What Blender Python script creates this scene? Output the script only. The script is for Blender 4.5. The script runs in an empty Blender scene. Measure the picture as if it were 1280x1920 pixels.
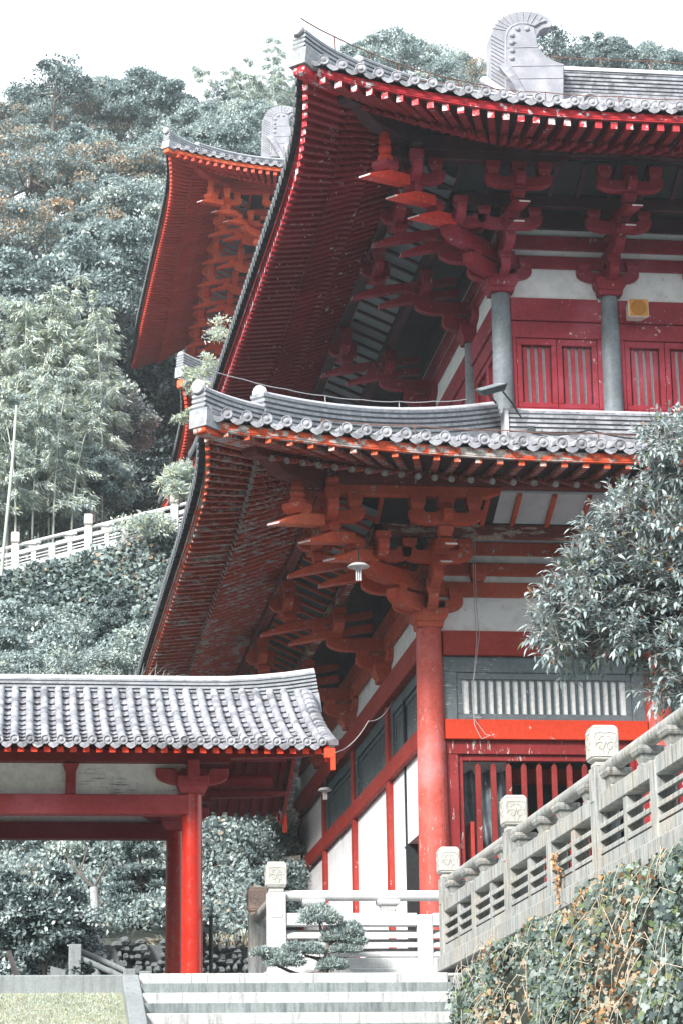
import bpy, math, random
import numpy as np
from mathutils import Vector, Matrix
random.seed(7); RNG = np.random.default_rng(7)
SC = bpy.context.scene
COL = SC.collection
V = Vector
# ------------------------------------------------------------------ camera (eye at the origin)
CF, CX, CY, CRO = 4600.0, 12.0, 2240.0, -0.021
_d = np.array([CX-640, -(CY-960), -CF]); _d /= np.linalg.norm(_d)
_r = np.cross(_d, np.array([-math.sin(CRO), math.cos(CRO), 0.0])); _r /= np.linalg.norm(_r)
_u = np.cross(_r, _d)
CAMM = np.array([_r, _d, _u])
def at(x, y, Y=None, X=None, Z=None):
    """the world point seen at photo pixel (x, y) lying on the plane Y= / X= / Z= (metres)"""
    v = CAMM @ np.array([x-640, -(y-960), -CF])
    a, k = (1, Y) if Y is not None else (0, X) if X is not None else (2, Z)
    return V([float(q) for q in v*k/v[a]])
cam = bpy.data.cameras.new('camera'); camo = bpy.data.objects.new('camera', cam); COL.objects.link(camo)
cam.sensor_fit = 'HORIZONTAL'; cam.sensor_width = 36; cam.lens = CF/1280*36
cam.clip_start = 0.5; cam.clip_end = 1500
camo.matrix_world = Matrix([[*CAMM[i], 0] for i in range(3)] + [[0, 0, 0, 1]])
SC.camera = camo
# ------------------------------------------------------------------ materials
def nodes(name):
    m = bpy.data.materials.new(name); m.use_nodes = True
    nt = m.node_tree; return m, nt, nt.nodes, nt.links, nt.nodes['Principled BSDF']
def setc(b, c, rough=.6, spec=.4):
    b.inputs['Base Color'].default_value = (*c, 1); b.inputs['Roughness'].default_value = rough
    b.inputs['Specular IOR Level'].default_value = spec
def pos_node(nt, scale=(1, 1, 1)):
    g = nt.nodes.new('ShaderNodeNewGeometry'); mp = nt.nodes.new('ShaderNodeMapping')
    mp.inputs['Scale'].default_value = scale
    nt.links.new(g.outputs['Position'], mp.inputs['Vector']); return mp.outputs['Vector']
def noise(nt, vec, scale, detail=4, rough=.55, dist=0):
    n = nt.nodes.new('ShaderNodeTexNoise'); n.inputs['Scale'].default_value = scale
    n.inputs['Detail'].default_value = detail; n.inputs['Roughness'].default_value = rough
    n.inputs['Distortion'].default_value = dist
    nt.links.new(vec, n.inputs['Vector']); return n.outputs['Fac']
def ramp(nt, fac, stops):
    r = nt.nodes.new('ShaderNodeValToRGB'); e = r.color_ramp.elements
    e[0].position, e[1].position = stops[0][0], stops[-1][0]
    e[0].color = (*stops[0][1], 1); e[1].color = (*stops[-1][1], 1)
    for p, c in stops[1:-1]:
        x = e.new(p); x.color = (*c, 1)
    nt.links.new(fac, r.inputs['Fac']); return r.outputs['Color']
def mix(nt, fac, a, b, mode='MIX'):
    m = nt.nodes.new('ShaderNodeMix'); m.data_type = 'RGBA'; m.blend_type = mode
    for s, v in ((m.inputs['Factor'], fac), (m.inputs['A'], a), (m.inputs['B'], b)):
        if hasattr(v, 'is_output'): nt.links.new(v, s)
        elif isinstance(v, (int, float)): s.default_value = v
        else: s.default_value = (*v, 1)
    return m.outputs['Result']
def bump(nt, b, h, strength=.3, dist=.02):
    n = nt.nodes.new('ShaderNodeBump'); n.inputs['Strength'].default_value = strength; n.inputs['Distance'].default_value = dist
    nt.links.new(h, n.inputs['Height']); nt.links.new(n.outputs['Normal'], b.inputs['Normal'])
def thr(v): return (v, v, v)
def paint(name, c, flake=(.55, .52, .50), amount=.0, fade=.25, stretch=(1, 1, 1), fs=9.0, rough=.55, faded=None, spec=.35, broad=.9):
    """oil paint on wood: faded patches, fine dirt and flaking down to a pale ground"""
    m, nt, N, L, b = nodes(name); setc(b, c, rough, spec)
    vec = pos_node(nt); vs = pos_node(nt, stretch)
    n1 = noise(nt, vec, broad, 5, .6); n2 = noise(nt, vec, 14, 4, .7)
    faded = faded or tuple(min(1, x*1.35+.035) for x in c)
    dark = tuple(x*.62 for x in c)
    col = ramp(nt, n1, [(.30, dark), (.50, c), (.72, faded)])
    col = mix(nt, fade, c, col)
    grime = ramp(nt, n2, [(.30, thr(.72)), (.62, thr(1.06))])
    col = mix(nt, .8, col, grime, 'MULTIPLY')
    if amount > 0:
        n3 = noise(nt, vs, fs, 6, .68, .4); n4 = noise(nt, vec, 1.7, 3)
        ad = N.new('ShaderNodeMath'); ad.operation = 'MULTIPLY_ADD'; ad.inputs[1].default_value = .35
        L.new(n4, ad.inputs[0]); L.new(n3, ad.inputs[2])
        t = .86 - amount*.42
        f = ramp(nt, ad.outputs[0], [(t, (0, 0, 0)), (t+.025, (1, 1, 1))])
        n5 = noise(nt, vec, 22, 3); fl = ramp(nt, n5, [(.35, tuple(x*.55 for x in flake)), (.6, flake)])
        col = mix(nt, f, col, fl)
        bump(nt, b, f, .25, .01)
    else:
        bump(nt, b, n2, .12, .01)
    L.new(col, b.inputs['Base Color'])
    rr = ramp(nt, n2, [(.3, thr(min(1, rough+.15))), (.7, thr(max(.05, rough-.1)))]); L.new(rr, b.inputs['Roughness'])
    return m
def stone(name, c, stain=(.10, .12, .11), amount=.5, streak=True, rough=.8, tint=None, sc=1.0, cell=0):
    m, nt, N, L, b = nodes(name); setc(b, c, rough, .25)
    vec = pos_node(nt); st = pos_node(nt, (5, 5, .45) if streak else (1, 1, 1))
    n1 = noise(nt, vec, 1.3*sc, 6, .65); n2 = noise(nt, st, 3.2*sc, 6, .7); n3 = noise(nt, vec, 34*sc, 4, .7)
    col = ramp(nt, n1, [(.28, tuple(x*.78 for x in c)), (.52, c), (.75, tuple(min(.92, x*1.12) for x in c))])
    if tint: col = mix(nt, ramp(nt, noise(nt, vec, 2.4*sc, 4), [(.45, (0, 0, 0)), (.75, thr(.75))]), col, tint)
    f = ramp(nt, n2, [(.66-.30*amount, (0, 0, 0)), (.86-.25*amount, thr(.85))])
    col = mix(nt, f, col, stain)
    if cell:
        vo = N.new('ShaderNodeTexVoronoi'); vo.inputs['Scale'].default_value = cell; L.new(vec, vo.inputs['Vector'])
        sp = N.new('ShaderNodeSeparateColor'); L.new(vo.outputs['Color'], sp.inputs[0])
        col = mix(nt, .9, col, ramp(nt, sp.outputs[0], [(.05, thr(.55)), (.35, thr(.95)), (.9, thr(1.15))]), 'MULTIPLY')
        n6 = noise(nt, vec, 5.5, 5, .7); col = mix(nt, ramp(nt, n6, [(.56, (0, 0, 0)), (.70, thr(.8))]), col, tuple(x*.38 for x in c))
    gr = ramp(nt, n3, [(.3, thr(.78)), (.6, thr(1.05))]); col = mix(nt, .8, col, gr, 'MULTIPLY')
    L.new(col, b.inputs['Base Color']); bump(nt, b, n3, .25, .012); return m
def leafmat(name, c, c2, rough=.58, spec=.28, trans=.25):
    m, nt, N, L, b = nodes(name); setc(b, c, rough, spec)
    vec = pos_node(nt); n = noise(nt, vec, 2.3, 3, .6); n2 = noise(nt, vec, 19, 2, .6)
    col = ramp(nt, n, [(.34, c), (.66, c2)])
    col = mix(nt, .7, col, ramp(nt, n2, [(.3, thr(.65)), (.65, thr(1.25))]), 'MULTIPLY')
    L.new(col, b.inputs['Base Color'])
    if trans:
        t = N.new('ShaderNodeBsdfTranslucent'); L.new(col, t.inputs['Color'])
        ms = N.new('ShaderNodeMixShader'); ms.inputs[0].default_value = trans
        L.new(b.outputs[0], ms.inputs[1]); L.new(t.outputs[0], ms.inputs[2])
        L.new(ms.outputs[0], N['Material Output'].inputs['Surface'])
    return m
M = {}
M['red_low'] = paint('vermilion_paint', (.50, .070, .028), amount=.10, fade=.7, faded=(.55, .14, .085))
M['red_flat'] = paint('dull_red_paint', (.33, .026, .016), amount=.05, fade=.5, rough=.6, faded=(.40, .06, .05))
M['red_beam'] = paint('bright_vermilion', (.58, .040, .008), amount=.02, fade=.3, rough=.5, faded=(.74, .06, .02))
M['red_col'] = paint('pink_faded_vermilion', (.50, .082, .062), amount=.10, fade=.9, rough=.5, faded=(.60, .22, .225), broad=.7, stretch=(3, 3, .6))
M['red_peel'] = paint('peeling_vermilion', (.60, .075, .020), flake=(.50, .46, .44), amount=.44, fade=.5, fs=5, stretch=(1, 1, 1.6))
M['red_raft'] = paint('flaking_rafter_red', (.34, .040, .016), flake=(.44, .42, .41), amount=.34, fade=.5, fs=3.4, stretch=(.9, 7, 7))
M['raft_tip'] = paint('orange_rafter_tip', (.66, .085, .022), flake=(.62, .55, .50), amount=.34, fade=.5, fs=6)
M['raft_tip_c'] = paint('pink_rafter_tip', (.60, .03, .045), flake=(.74, .62, .66), amount=.42, fade=.4, fs=5)
M['bar_red'] = paint('lattice_red', (.19, .014, .012), amount=.06, fade=.5)
M['soot'] = paint('sooty_board', (.024, .016, .018), fade=.5)  # near black holds the deep shade up under the eaves in its colour
M['ridge_s'] = stone('ridge_side_tile', (.27, .29, .32), stain=(.12, .13, .14), amount=.45, streak=False, tint=(.44, .45, .48), sc=3)
M['rosette'] = stone('bare_rafter_end', (.40, .38, .37), stain=(.12, .05, .04), amount=.7, streak=False, sc=4)
M['crim'] = paint('crimson_paint', (.26, .012, .026), amount=.06, fade=.75, faded=(.37, .07, .11))
M['crim_b'] = paint('bright_crimson', (.50, .016, .028), flake=(.72, .66, .70), amount=.22, fade=.4, fs=6)
M['crim_raft'] = paint('crimson_rafter', (.23, .009, .016), amount=.08, fade=.5, faded=(.42, .04, .05))
M['crim_dark'] = paint('dark_soot_crimson', (.050, .014, .021), amount=.0, fade=.6, faded=(.085, .040, .05))  # crimson taken down to carry the shade beneath the upper eave
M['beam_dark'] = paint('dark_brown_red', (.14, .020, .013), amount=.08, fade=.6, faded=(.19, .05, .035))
M['beam_peel'] = paint('worn_beam', (.17, .030, .020), flake=(.46, .38, .30), amount=.40, fade=.5, fs=4, stretch=(.6, .6, 3))
M['ceil_dark'] = paint('sooty_soffit', (.012, .016, .018), fade=.6)  # soffit near black: the shade behind the brackets put in the colour
M['ceil_grey'] = stone('grey_soffit', (.20, .225, .245), stain=(.05, .05, .05), amount=.3, streak=False)  # shaded copy of the whitewash for the side soffits
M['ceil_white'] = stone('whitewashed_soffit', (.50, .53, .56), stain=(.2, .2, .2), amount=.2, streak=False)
M['pale'] = paint('pale_worn_face', (.62, .58, .59), amount=.0, fade=.6)  # paler tone for the sloping top of each beak
M['beak_low'] = paint('orange_beak_paint', (.60, .105, .045), fade=.8, amount=.10, faded=(.64, .22, .14))
M['vase'] = paint('red_vase', (.62, .045, .026), fade=.5, amount=.08)
M['orange_red'] = paint('rear_vermilion', (.78, .115, .034), fade=.5, faded=(.82, .20, .10))
M['orange_raft'] = paint('rear_rafter', (.62, .055, .028), fade=.4)
M['gate_red'] = paint('gate_lacquer', (.42, .018, .009), fade=.5, rough=.2, spec=.7, amount=.0, faded=(.50, .04, .02))
M['gate_beam'] = paint('gate_beam_red', (.34, .030, .036), fade=.8, rough=.5, faded=(.52, .12, .15), amount=.0, broad=.6)
M['gate_dark'] = paint('gate_dark_red', (.20, .010, .014), fade=.4)
M['raft_end'] = paint('bright_rafter_end', (.78, .055, .018), fade=.25)
M['white'] = stone('white_plaster', (.88, .89, .92), stain=(.42, .45, .52), amount=.22, rough=.85)
M['white_d'] = stone('stained_plaster', (.88, .89, .91), stain=(.16, .18, .20), amount=.16, streak=False, rough=.85, sc=3)
M['board'] = paint('whitewashed_board', (.95, .96, .97), flake=(.45, .49, .51), amount=.12, fs=5, stretch=(.5, 1, 7), fade=.15)
M['grey'] = paint('blue_grey_paint', (.135, .170, .190), flake=(.5, .5, .5), amount=.10, fade=.7, faded=(.21, .25, .27), stretch=(.6, .6, 4))
M['grey_dk'] = paint('dark_slate_paint', (.070, .100, .115), flake=(.4, .4, .4), amount=.08, fade=.7, faded=(.12, .15, .17))
M['grey_col'] = paint('grey_column_paint', (.17, .20, .225), amount=.0, fade=.9, faded=(.27, .31, .34), broad=1.4)
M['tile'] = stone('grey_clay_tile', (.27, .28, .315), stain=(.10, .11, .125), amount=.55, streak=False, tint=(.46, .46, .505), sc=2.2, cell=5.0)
M['tile_dk'] = stone('dark_tile_side', (.12, .135, .15), stain=(.05, .06, .065), amount=.5, streak=False, tint=(.20, .22, .235), sc=2)  # side slope's shade held in the tile colour; also the dark ridge joints
M['ridge_w'] = stone('lime_washed_ridge', (.46, .47, .51), stain=(.26, .24, .24), amount=.35, streak=False, sc=1.6)
M['ridge_o'] = stone('ridge_ornament_stone', (.27, .28, .32), stain=(.30, .27, .29), amount=.4, streak=True, tint=(.42, .42, .47))
M['rust'] = paint('rusty_iron', (.16, .075, .05), fade=.6)
M['black'] = paint('black_metal', (.035, .045, .05), fade=.4, rough=.4)
M['cable'] = paint('cable_rubber', (.03, .04, .045), fade=.2)
M['wire'] = paint('pale_wire', (.45, .45, .46), fade=.2)
M['stone'] = stone('balustrade_stone', (.33, .345, .345), stain=(.085, .095, .09), amount=.70, tint=(.44, .38, .31), sc=1.4)
M['stone_w'] = stone('white_granite', (.56, .57, .58), stain=(.36, .37, .37), amount=.35)
M['cap'] = stone('cap_stone', (.46, .455, .43), stain=(.25, .26, .25), amount=.5, streak=False)
M['stone_p'] = stone('pinkish_granite', (.82, .60, .50), stain=(.3, .27, .25), amount=.3)
M['carve'] = stone('carved_line', (.42, .41, .39), stain=(.2, .2, .19), amount=.4)
M['step'] = stone('step_stone', (.50, .505, .51), stain=(.12, .135, .14), amount=.52)
M['step_d'] = stone('stained_step_stone', (.22, .25, .255), stain=(.07, .095, .10), amount=.75)
M['conc'] = stone('weathered_concrete', (.24, .265, .275), stain=(.14, .16, .17), amount=.6)
M['paving'] = stone('dark_paving', (.14, .15, .15), stain=(.06, .07, .07), amount=.5, streak=False)
M['rock'] = stone('rubble_rock', (.12, .135, .14), stain=(.05, .06, .06), amount=.6, streak=False, sc=2)
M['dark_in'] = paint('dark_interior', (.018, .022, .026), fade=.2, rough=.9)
M['pane'] = paint('frosted_pane', (.62, .67, .71), fade=.4, rough=.3)
M['pane_w'] = paint('white_paper_pane', (.90, .91, .92), fade=.3, rough=.7)
M['tarp'] = paint('grey_tarp', (.115, .145, .165), fade=.9, rough=.35, faded=(.24, .28, .31), broad=3)
M['soil'] = stone('hill_soil', (.055, .065, .055), stain=(.02, .028, .025), amount=.5, streak=False, sc=.6)
M['slope_green'] = stone('distant_wood', (.045, .07, .06), stain=(.02, .03, .028), amount=.5, streak=False, sc=.25)
M['lawn'] = stone('lawn_soil', (.27, .29, .21), stain=(.15, .18, .11), amount=.4, streak=False, sc=1.5)
M['bark'] = stone('bark', (.13, .12, .11), stain=(.045, .045, .045), amount=.6, tint=(.22, .19, .16), sc=2)
M['bark_p'] = stone('pale_bark', (.42, .38, .36), stain=(.2, .17, .16), amount=.4, sc=2)
M['limed'] = stone('limewashed_bark', (.62, .64, .66), stain=(.2, .2, .2), amount=.3, sc=3)
M['limed_d'] = stone('dull_limewash', (.36, .38, .39), stain=(.12, .12, .12), amount=.6, sc=4)
M['culm'] = stone('bamboo_culm', (.40, .44, .40), stain=(.22, .26, .22), amount=.3)
M['cream'] = paint('cream_cabinet', (.74, .68, .58), fade=.3)
M['cone'] = paint('orange_speaker_cone', (.62, .27, .035), fade=.4)
M['lampw'] = paint('white_enamel', (.70, .71, .72), fade=.3, rough=.3)
M['glassy'] = paint('lamp_glass', (.30, .36, .40), fade=.3, rough=.15)
# foliage (bluish, muted)
LM = {}
LM['sil'] = leafmat('silver_leaf', (.25, .325, .33), (.37, .45, .452))
LM['mid'] = leafmat('blue_green_leaf', (.18, .248, .256), (.265, .34, .345))
LM['drk'] = leafmat('dark_leaf', (.032, .053, .058), (.060, .09, .094))
LM['pal'] = leafmat('pale_leaf', (.46, .53, .49), (.59, .655, .60))
LM['yel'] = leafmat('yellow_green_leaf', (.52, .56, .38), (.62, .65, .46))
LM['org'] = leafmat('russet_leaf', (.34, .27, .195), (.44, .345, .25))
LM['orb'] = leafmat('bright_russet_leaf', (.45, .23, .09), (.56, .33, .17))
LM['crm'] = leafmat('cream_leaf', (.42, .35, .26), (.55, .46, .37))
LM['ivy'] = leafmat('ivy_leaf', (.075, .115, .10), (.15, .20, .18))
LM['ivl'] = leafmat('light_ivy_leaf', (.20, .26, .24), (.33, .385, .365))
LM['grn'] = leafmat('green_leaf', (.10, .15, .06), (.18, .22, .10))
LM['osm'] = leafmat('glossy_leaf', (.25, .32, .325), (.38, .45, .455), rough=.40, spec=.6, trans=.12)
LM['osd'] = leafmat('glossy_dark_leaf', (.10, .145, .15), (.165, .22, .225), rough=.40, spec=.6, trans=.10)
LM['brn'] = leafmat('brown_leaf', (.13, .075, .035), (.22, .125, .06))
LM['gra'] = leafmat('dry_grass', (.36, .38, .29), (.47, .47, .37), spec=.2, rough=.7)
LM['str'] = leafmat('straw', (.52, .44, .33), (.62, .56, .47), spec=.2, rough=.7)
# ------------------------------------------------------------------ mesh builder
class MB:
    def __init__(s): s.v = []; s.f = []; s.m = []; s.sm = []
    def add(s, vs, fs, mi=0, smooth=False):
        o = len(s.v); s.v += [tuple(p) for p in vs]
        for k, f in enumerate(fs):
            s.f.append([i+o for i in f]); s.m.append(mi[k] if isinstance(mi, (list, tuple)) else mi); s.sm.append(smooth)
        return s
    def hexa(s, b, t, mi=0):
        """b, t: four bottom and four top points, counter-clockwise from above"""
        return s.add(list(b)+list(t), [(3, 2, 1, 0), (4, 5, 6, 7), (0, 1, 5, 4), (1, 2, 6, 5), (2, 3, 7, 6), (3, 0, 4, 7)], mi)
    def box(s, x0, x1, y0, y1, z0, z1, mi=0):
        return s.hexa([(x0, y0, z0), (x1, y0, z0), (x1, y1, z0), (x0, y1, z0)], [(x0, y0, z1), (x1, y0, z1), (x1, y1, z1), (x0, y1, z1)], mi)
    def prism(s, poly, o, u, v, w, mi=0, edge_mi=None):
        """2-D polygon (a, b) in the frame o + a u + b v, extruded symmetrically by vector w (full width)"""
        o, u, v, w = V(o), V(u), V(v), V(w); n = len(poly)
        p = [o+u*a+v*b for a, b in poly]
        vs = [q-w/2 for q in p]+[q+w/2 for q in p]
        fs = [list(range(n))[::-1], [i+n for i in range(n)]]
        ms = [mi, mi]
        for i in range(n):
            j = (i+1) % n; fs.append((i, j, j+n, i+n)); ms.append((edge_mi or {}).get(i, mi))
        return s.add(vs, fs, ms)
    def sweep(s, path, prof, mi=0, up=(0, 0, 1), closed=True, caps=True, smooth=False, edge_mi=None):
        """profile (lateral, up) swept along a path"""
        path = [V(p) for p in path]; n = len(prof); vs = []
        for i, p in enumerate(path):
            t = (path[min(i+1, len(path)-1)]-path[max(i-1, 0)]).normalized()
            lat = t.cross(V(up)).normalized(); uu = lat.cross(t)
            vs += [p+lat*a+uu*b for a, b in prof]
        fs = []; ms = []
        for i in range(len(path)-1):
            for k in range(n if closed else n-1):
                j = (k+1) % n; fs.append((i*n+k, i*n+j, (i+1)*n+j, (i+1)*n+k)); ms.append((edge_mi or {}).get(k, mi))
        if caps and closed:
            fs += [tuple(range(n))[::-1], tuple(range((len(path)-1)*n, len(path)*n))]; ms += [mi, mi]
        return s.add(vs, fs, ms, smooth)
    def tube(s, path, r, seg=8, mi=0, caps=True, smooth=True):
        path = [V(p) for p in path]; rs = r if isinstance(r, (list, tuple)) else [r]*len(path); vs = []
        a = None
        for i, p in enumerate(path):
            t = (path[min(i+1, len(path)-1)]-path[max(i-1, 0)]).normalized()
            if a is None: a = t.orthogonal().normalized()
            a = (a-t*a.dot(t)).normalized(); b = t.cross(a)
            vs += [p+(a*math.cos(k*2*math.pi/seg)+b*math.sin(k*2*math.pi/seg))*rs[i] for k in range(seg)]
        fs = [(i*seg+k, i*seg+(k+1) % seg, (i+1)*seg+(k+1) % seg, (i+1)*seg+k) for i in range(len(path)-1) for k in range(seg)]
        s.add(vs, fs, mi, smooth)
        if caps:
            L = (len(path)-1)*seg
            s.add(vs[:seg], [tuple(range(seg))[::-1]], mi); s.add(vs[L:], [tuple(range(seg))], mi)
        return s
    def lathe(s, prof, o, seg=16, mi=0, axis=None):
        """prof: (radius, height) list about a vertical axis at o"""
        o = V(o); n = len(prof)
        q = V((0, 0, 1)).rotation_difference(V(axis)) if axis else None
        vs = []
        for r, h in prof:
            for k in range(seg):
                p = V((r*math.cos(k*2*math.pi/seg), r*math.sin(k*2*math.pi/seg), h))
                vs.append(o+(q @ p if q else p))
        fs = [(i*seg+k, i*seg+(k+1) % seg, (i+1)*seg+(k+1) % seg, (i+1)*seg+k) for i in range(n-1) for k in range(seg)]
        s.add(vs, fs, mi, True)
        s.add(vs[:seg], [tuple(range(seg))[::-1]], mi); s.add(vs[-seg:], [tuple(range(seg))], mi)
        return s
    def build(s, name, mats, parent=None, bevel=0, **props):
        me = bpy.data.meshes.new(name); me.from_pydata(s.v, [], s.f); me.validate(clean_customdata=False)
        for m in (mats if isinstance(mats, (list, tuple)) else [mats]): me.materials.append(M.get(m) or LM.get(m) if isinstance(m, str) else m)
        if len(me.polygons) == len(s.m):
            me.polygons.foreach_set('material_index', s.m); me.polygons.foreach_set('use_smooth', s.sm)
        me.update()
        o = bpy.data.objects.new(name, me); COL.objects.link(o)
        if parent: o.parent = parent; o.matrix_parent_inverse = parent.matrix_world.inverted()
        if bevel:
            b = o.modifiers.new('bevel', 'BEVEL'); b.width = bevel; b.segments = 1; b.limit_method = 'ANGLE'; b.angle_limit = math.radians(40)
        for k, v in props.items(): o[k] = v
        return o
def tag(o, label, cat, group=None, kind=None):
    o['label'] = label; o['category'] = cat
    if group: o['group'] = group
    if kind: o['kind'] = kind
    return o
def thing(name, label, cat, loc, group=None):
    o = bpy.data.objects.new(name, None); COL.objects.link(o); o.location = loc; o.empty_display_size = .2
    o.matrix_world = Matrix.Translation(V(loc)); return tag(o, label, cat, group)
def struct(o): o['kind'] = 'structure'; return o
def copy_tree(o, parent=None, remap=None):
    c = o.copy(); COL.objects.link(c); c.parent = parent
    if parent is not None: c.matrix_parent_inverse = o.matrix_parent_inverse.copy()
    if remap and o.type == 'MESH':
        for s in c.material_slots:
            if s.material and s.material.name in remap:
                m = remap[s.material.name]; s.link = 'OBJECT'; s.material = m
    for ch in list(o.children): copy_tree(ch, c, remap)
    return c
# ------------------------------------------------------------------ timber hall
class Frame:
    """along (t), outward (n), up (z) about a column top"""
    def __init__(s, C, A, N): s.C, s.A, s.N = V(C), V(A), V(N)
    def p(s, t, n, z): return s.C+s.A*t+s.N*n+V((0, 0, z))
    def box(s, mb, t0, t1, n0, n1, z0, z1, mi=0):
        c = [s.p(t0, n0, z0), s.p(t1, n0, z0), s.p(t1, n1, z0), s.p(t0, n1, z0)]
        if s.A.cross(s.N).z < 0: c = c[::-1]
        return mb.hexa(c, [q+V((0, 0, z1-z0)) for q in c], mi)
    def block(s, mb, t, n, z, h=.18, w=.25, mi=0):
        """little bearing block with a tapered foot"""
        a, b = w/2, w/2*.70; k = h*.45
        lo = [s.p(t-b, n-b, z), s.p(t+b, n-b, z), s.p(t+b, n+b, z), s.p(t-b, n+b, z)]
        md = [s.p(t-a, n-a, z+k), s.p(t+a, n-a, z+k), s.p(t+a, n+a, z+k), s.p(t-a, n+a, z+k)]
        if s.A.cross(s.N).z < 0: lo, md = lo[::-1], md[::-1]
        mb.hexa(lo, md, mi); mb.hexa(md, [q+V((0, 0, h-k)) for q in md], mi)
    def arm(s, mb, t, n, z, L, h=.27, w=.19, mi=0):
        """cross arm parallel to the wall, boat shaped"""
        pts = [(-L, h), (-L, h*.60)]+[(-L+.36*(1-math.cos(a)), h*.60*(1-math.sin(a))) for a in (.35, .7, 1.05, 1.35, 1.57)]
        pts += [(-x, y) for x, y in pts[::-1]]
        notch = [(L-.24, h), (L-.28, h-.06), (.18, h-.06), (.14, h), (-.14, h), (-.18, h-.06), (-L+.28, h-.06), (-L+.24, h)]
        mb.prism(pts+notch, s.p(t, n, z), s.A, (0, 0, 1), s.N*w, mi)
    def reach(s, mb, t, z, E, h=.27, w=.19, n0=-.3, mi=0):
        """arm reaching outward from the wall, rounded under its end"""
        pts = [(n0, 0), (n0, h), (E, h), (E, h*.62)]+[(E-.40*(1-math.cos(a)), h*.62*(1-math.sin(a))) for a in (.35, .7, 1.05, 1.35, 1.57)]
        mb.prism(pts[::-1], s.p(t, 0, z), s.N, (0, 0, 1), s.A*w, mi)
    def beak(s, mb, t, E, z, inner=.3, w=.22, k=1.0, mi=0, pale=1, bl=.52, h=.27):
        L = E-inner; pts = [(E, z), (E, z+.04), (E-bl*k, z+h), (inner, z+h+.16*(L-bl*k)), (inner, z+.20*L-.02)]
        mb.prism(pts[::-1], s.p(t, 0, 0), s.N, (0, 0, 1), s.A*w, mi, edge_mi={3: pale})
S2 = math.sqrt(2)
def bracket_set(root, fr, red, mats, corner=None, diag=None, beak=None):
    """one multi-tier set on a column; corner = second wall's frame, diag = diagonal frame"""
    mb = MB(); BL = []
    a, b = .31, .23
    lo = [fr.p(-b, -b, 0), fr.p(b, -b, 0), fr.p(b, b, 0), fr.p(-b, b, 0)]
    mid = [fr.p(-a, -a, .20), fr.p(a, -a, .20), fr.p(a, a, .20), fr.p(-a, a, .20)]
    if fr.A.cross(fr.N).z < 0: lo, mid = lo[::-1], mid[::-1]
    lo0 = [q for q in lo]
    cx = sum(lo, V())/4
    md1 = [cx+(q-cx)*1.06+V((0, 0, .10)) for q in lo]
    mb.hexa(lo0, md1); mb.hexa(md1, mid); mb.hexa(mid, [q+V((0, 0, .14)) for q in mid])
    for f in ([fr, corner] if corner else [fr]):
        for t, n, z in ((0, .50, .52), (0, 1.02, .88), (-.49, 0, .56), (.49, 0, .56), (-.49, 1.02, 1.21), (.49, 1.02, 1.21),
                        (0, 1.02, 1.21), (0, 1.36, 1.01), (0, 1.93, 1.19)):
            BL.append((f, t, n, z, .17, .25))
        for t in (-.49, 0, .49): BL.append((f, t, 2.0, 1.64, .24, .26))
        if corner:
            sg = -1
            for t, n, z, h in ((sg*1.02, 1.02, 1.21, .17), (sg*2.0-.4, 2.0, 1.64, .24), (sg*2.0+.42, 2.0, 1.64, .24), (sg*1.02-.44, 1.02, 1.21, .17)):
                BL.append((f, t, n, z, h, .26))
    if diag:
        for n, z in ((.62, .56), (1.18, .92), (1.52, 1.04), (2.0, 1.22)): BL.append((diag, 0, n*S2, z, .19, .27))
        BL.append((diag, 0, 2.62*S2, 1.34, .18, .36))
    part = mb.build('bracket_set', mats, root, bevel=.012)
    for f_, t, n, z, h, w_ in BL:
        m = MB(); f_.block(m, t, n, z, h, w_); m.build('bearing_block', mats, part)
    for f in ([fr, corner] if corner else [fr]):
        m = MB(); f.reach(m, 0, .26, .64); m.build('bracket_arm', mats, part, bevel=.012)
        m = MB(); f.reach(m, 0, .62, 1.20); m.build('bracket_arm', mats, part, bevel=.012)
        m = MB(); f.arm(m, 0, 0, .30, .62); m.build('bracket_arm', mats, part, bevel=.012)
        m = MB(); f.arm(m, 0, 1.02, .96, .64); m.build('bracket_arm', mats, part, bevel=.012)
        m = MB(); f.arm(m, 0, 2.0, 1.38, .64); m.build('bracket_arm', mats, part, bevel=.012)
        if corner:
            m = MB(); f.arm(m, -1.05, 1.02, .96, .60); m.build('bracket_arm', mats, part, bevel=.012)
            m = MB(); f.arm(m, -2.0, 2.0, 1.38, .60); m.build('bracket_arm', mats, part, bevel=.012)
        m = MB(); f.beak(m, 0, 1.95, .73); m.build('beaked_lever', mats, part, bevel=.01)
        m = MB(); f.beak(m, 0, 2.50, .90); m.build('beaked_lever', mats, part, bevel=.01)
        m = MB()
        m.prism([(1.7, 1.40), (2.22, 1.40), (2.32, 1.50), (2.32, 1.60), (2.22, 1.72), (1.7, 1.72)][::-1], f.p(0, 0, 0), f.N, (0, 0, 1), f.A*.17)
        m.build('beam_head', mats, part, bevel=.012)
    if diag:
        m = MB(); diag.reach(m, 0, .26, .78*S2, h=.30, w=.23); m.build('bracket_arm', mats, part, bevel=.012)
        m = MB(); diag.reach(m, 0, .62, 1.30*S2, h=.31, w=.23); m.build('bracket_arm', mats, part, bevel=.012)
        for s, z in ((2.02, .70), (2.5, .88), (3.08, 1.03)):
            m = MB(); diag.beak(m, 0, s*S2, z, inner=s*S2-1.25, w=.27, k=1.25, h=.33); m.build('beaked_lever', [beak or red, 'pale'], part, bevel=.01)
    return part
TILE = .325
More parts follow.
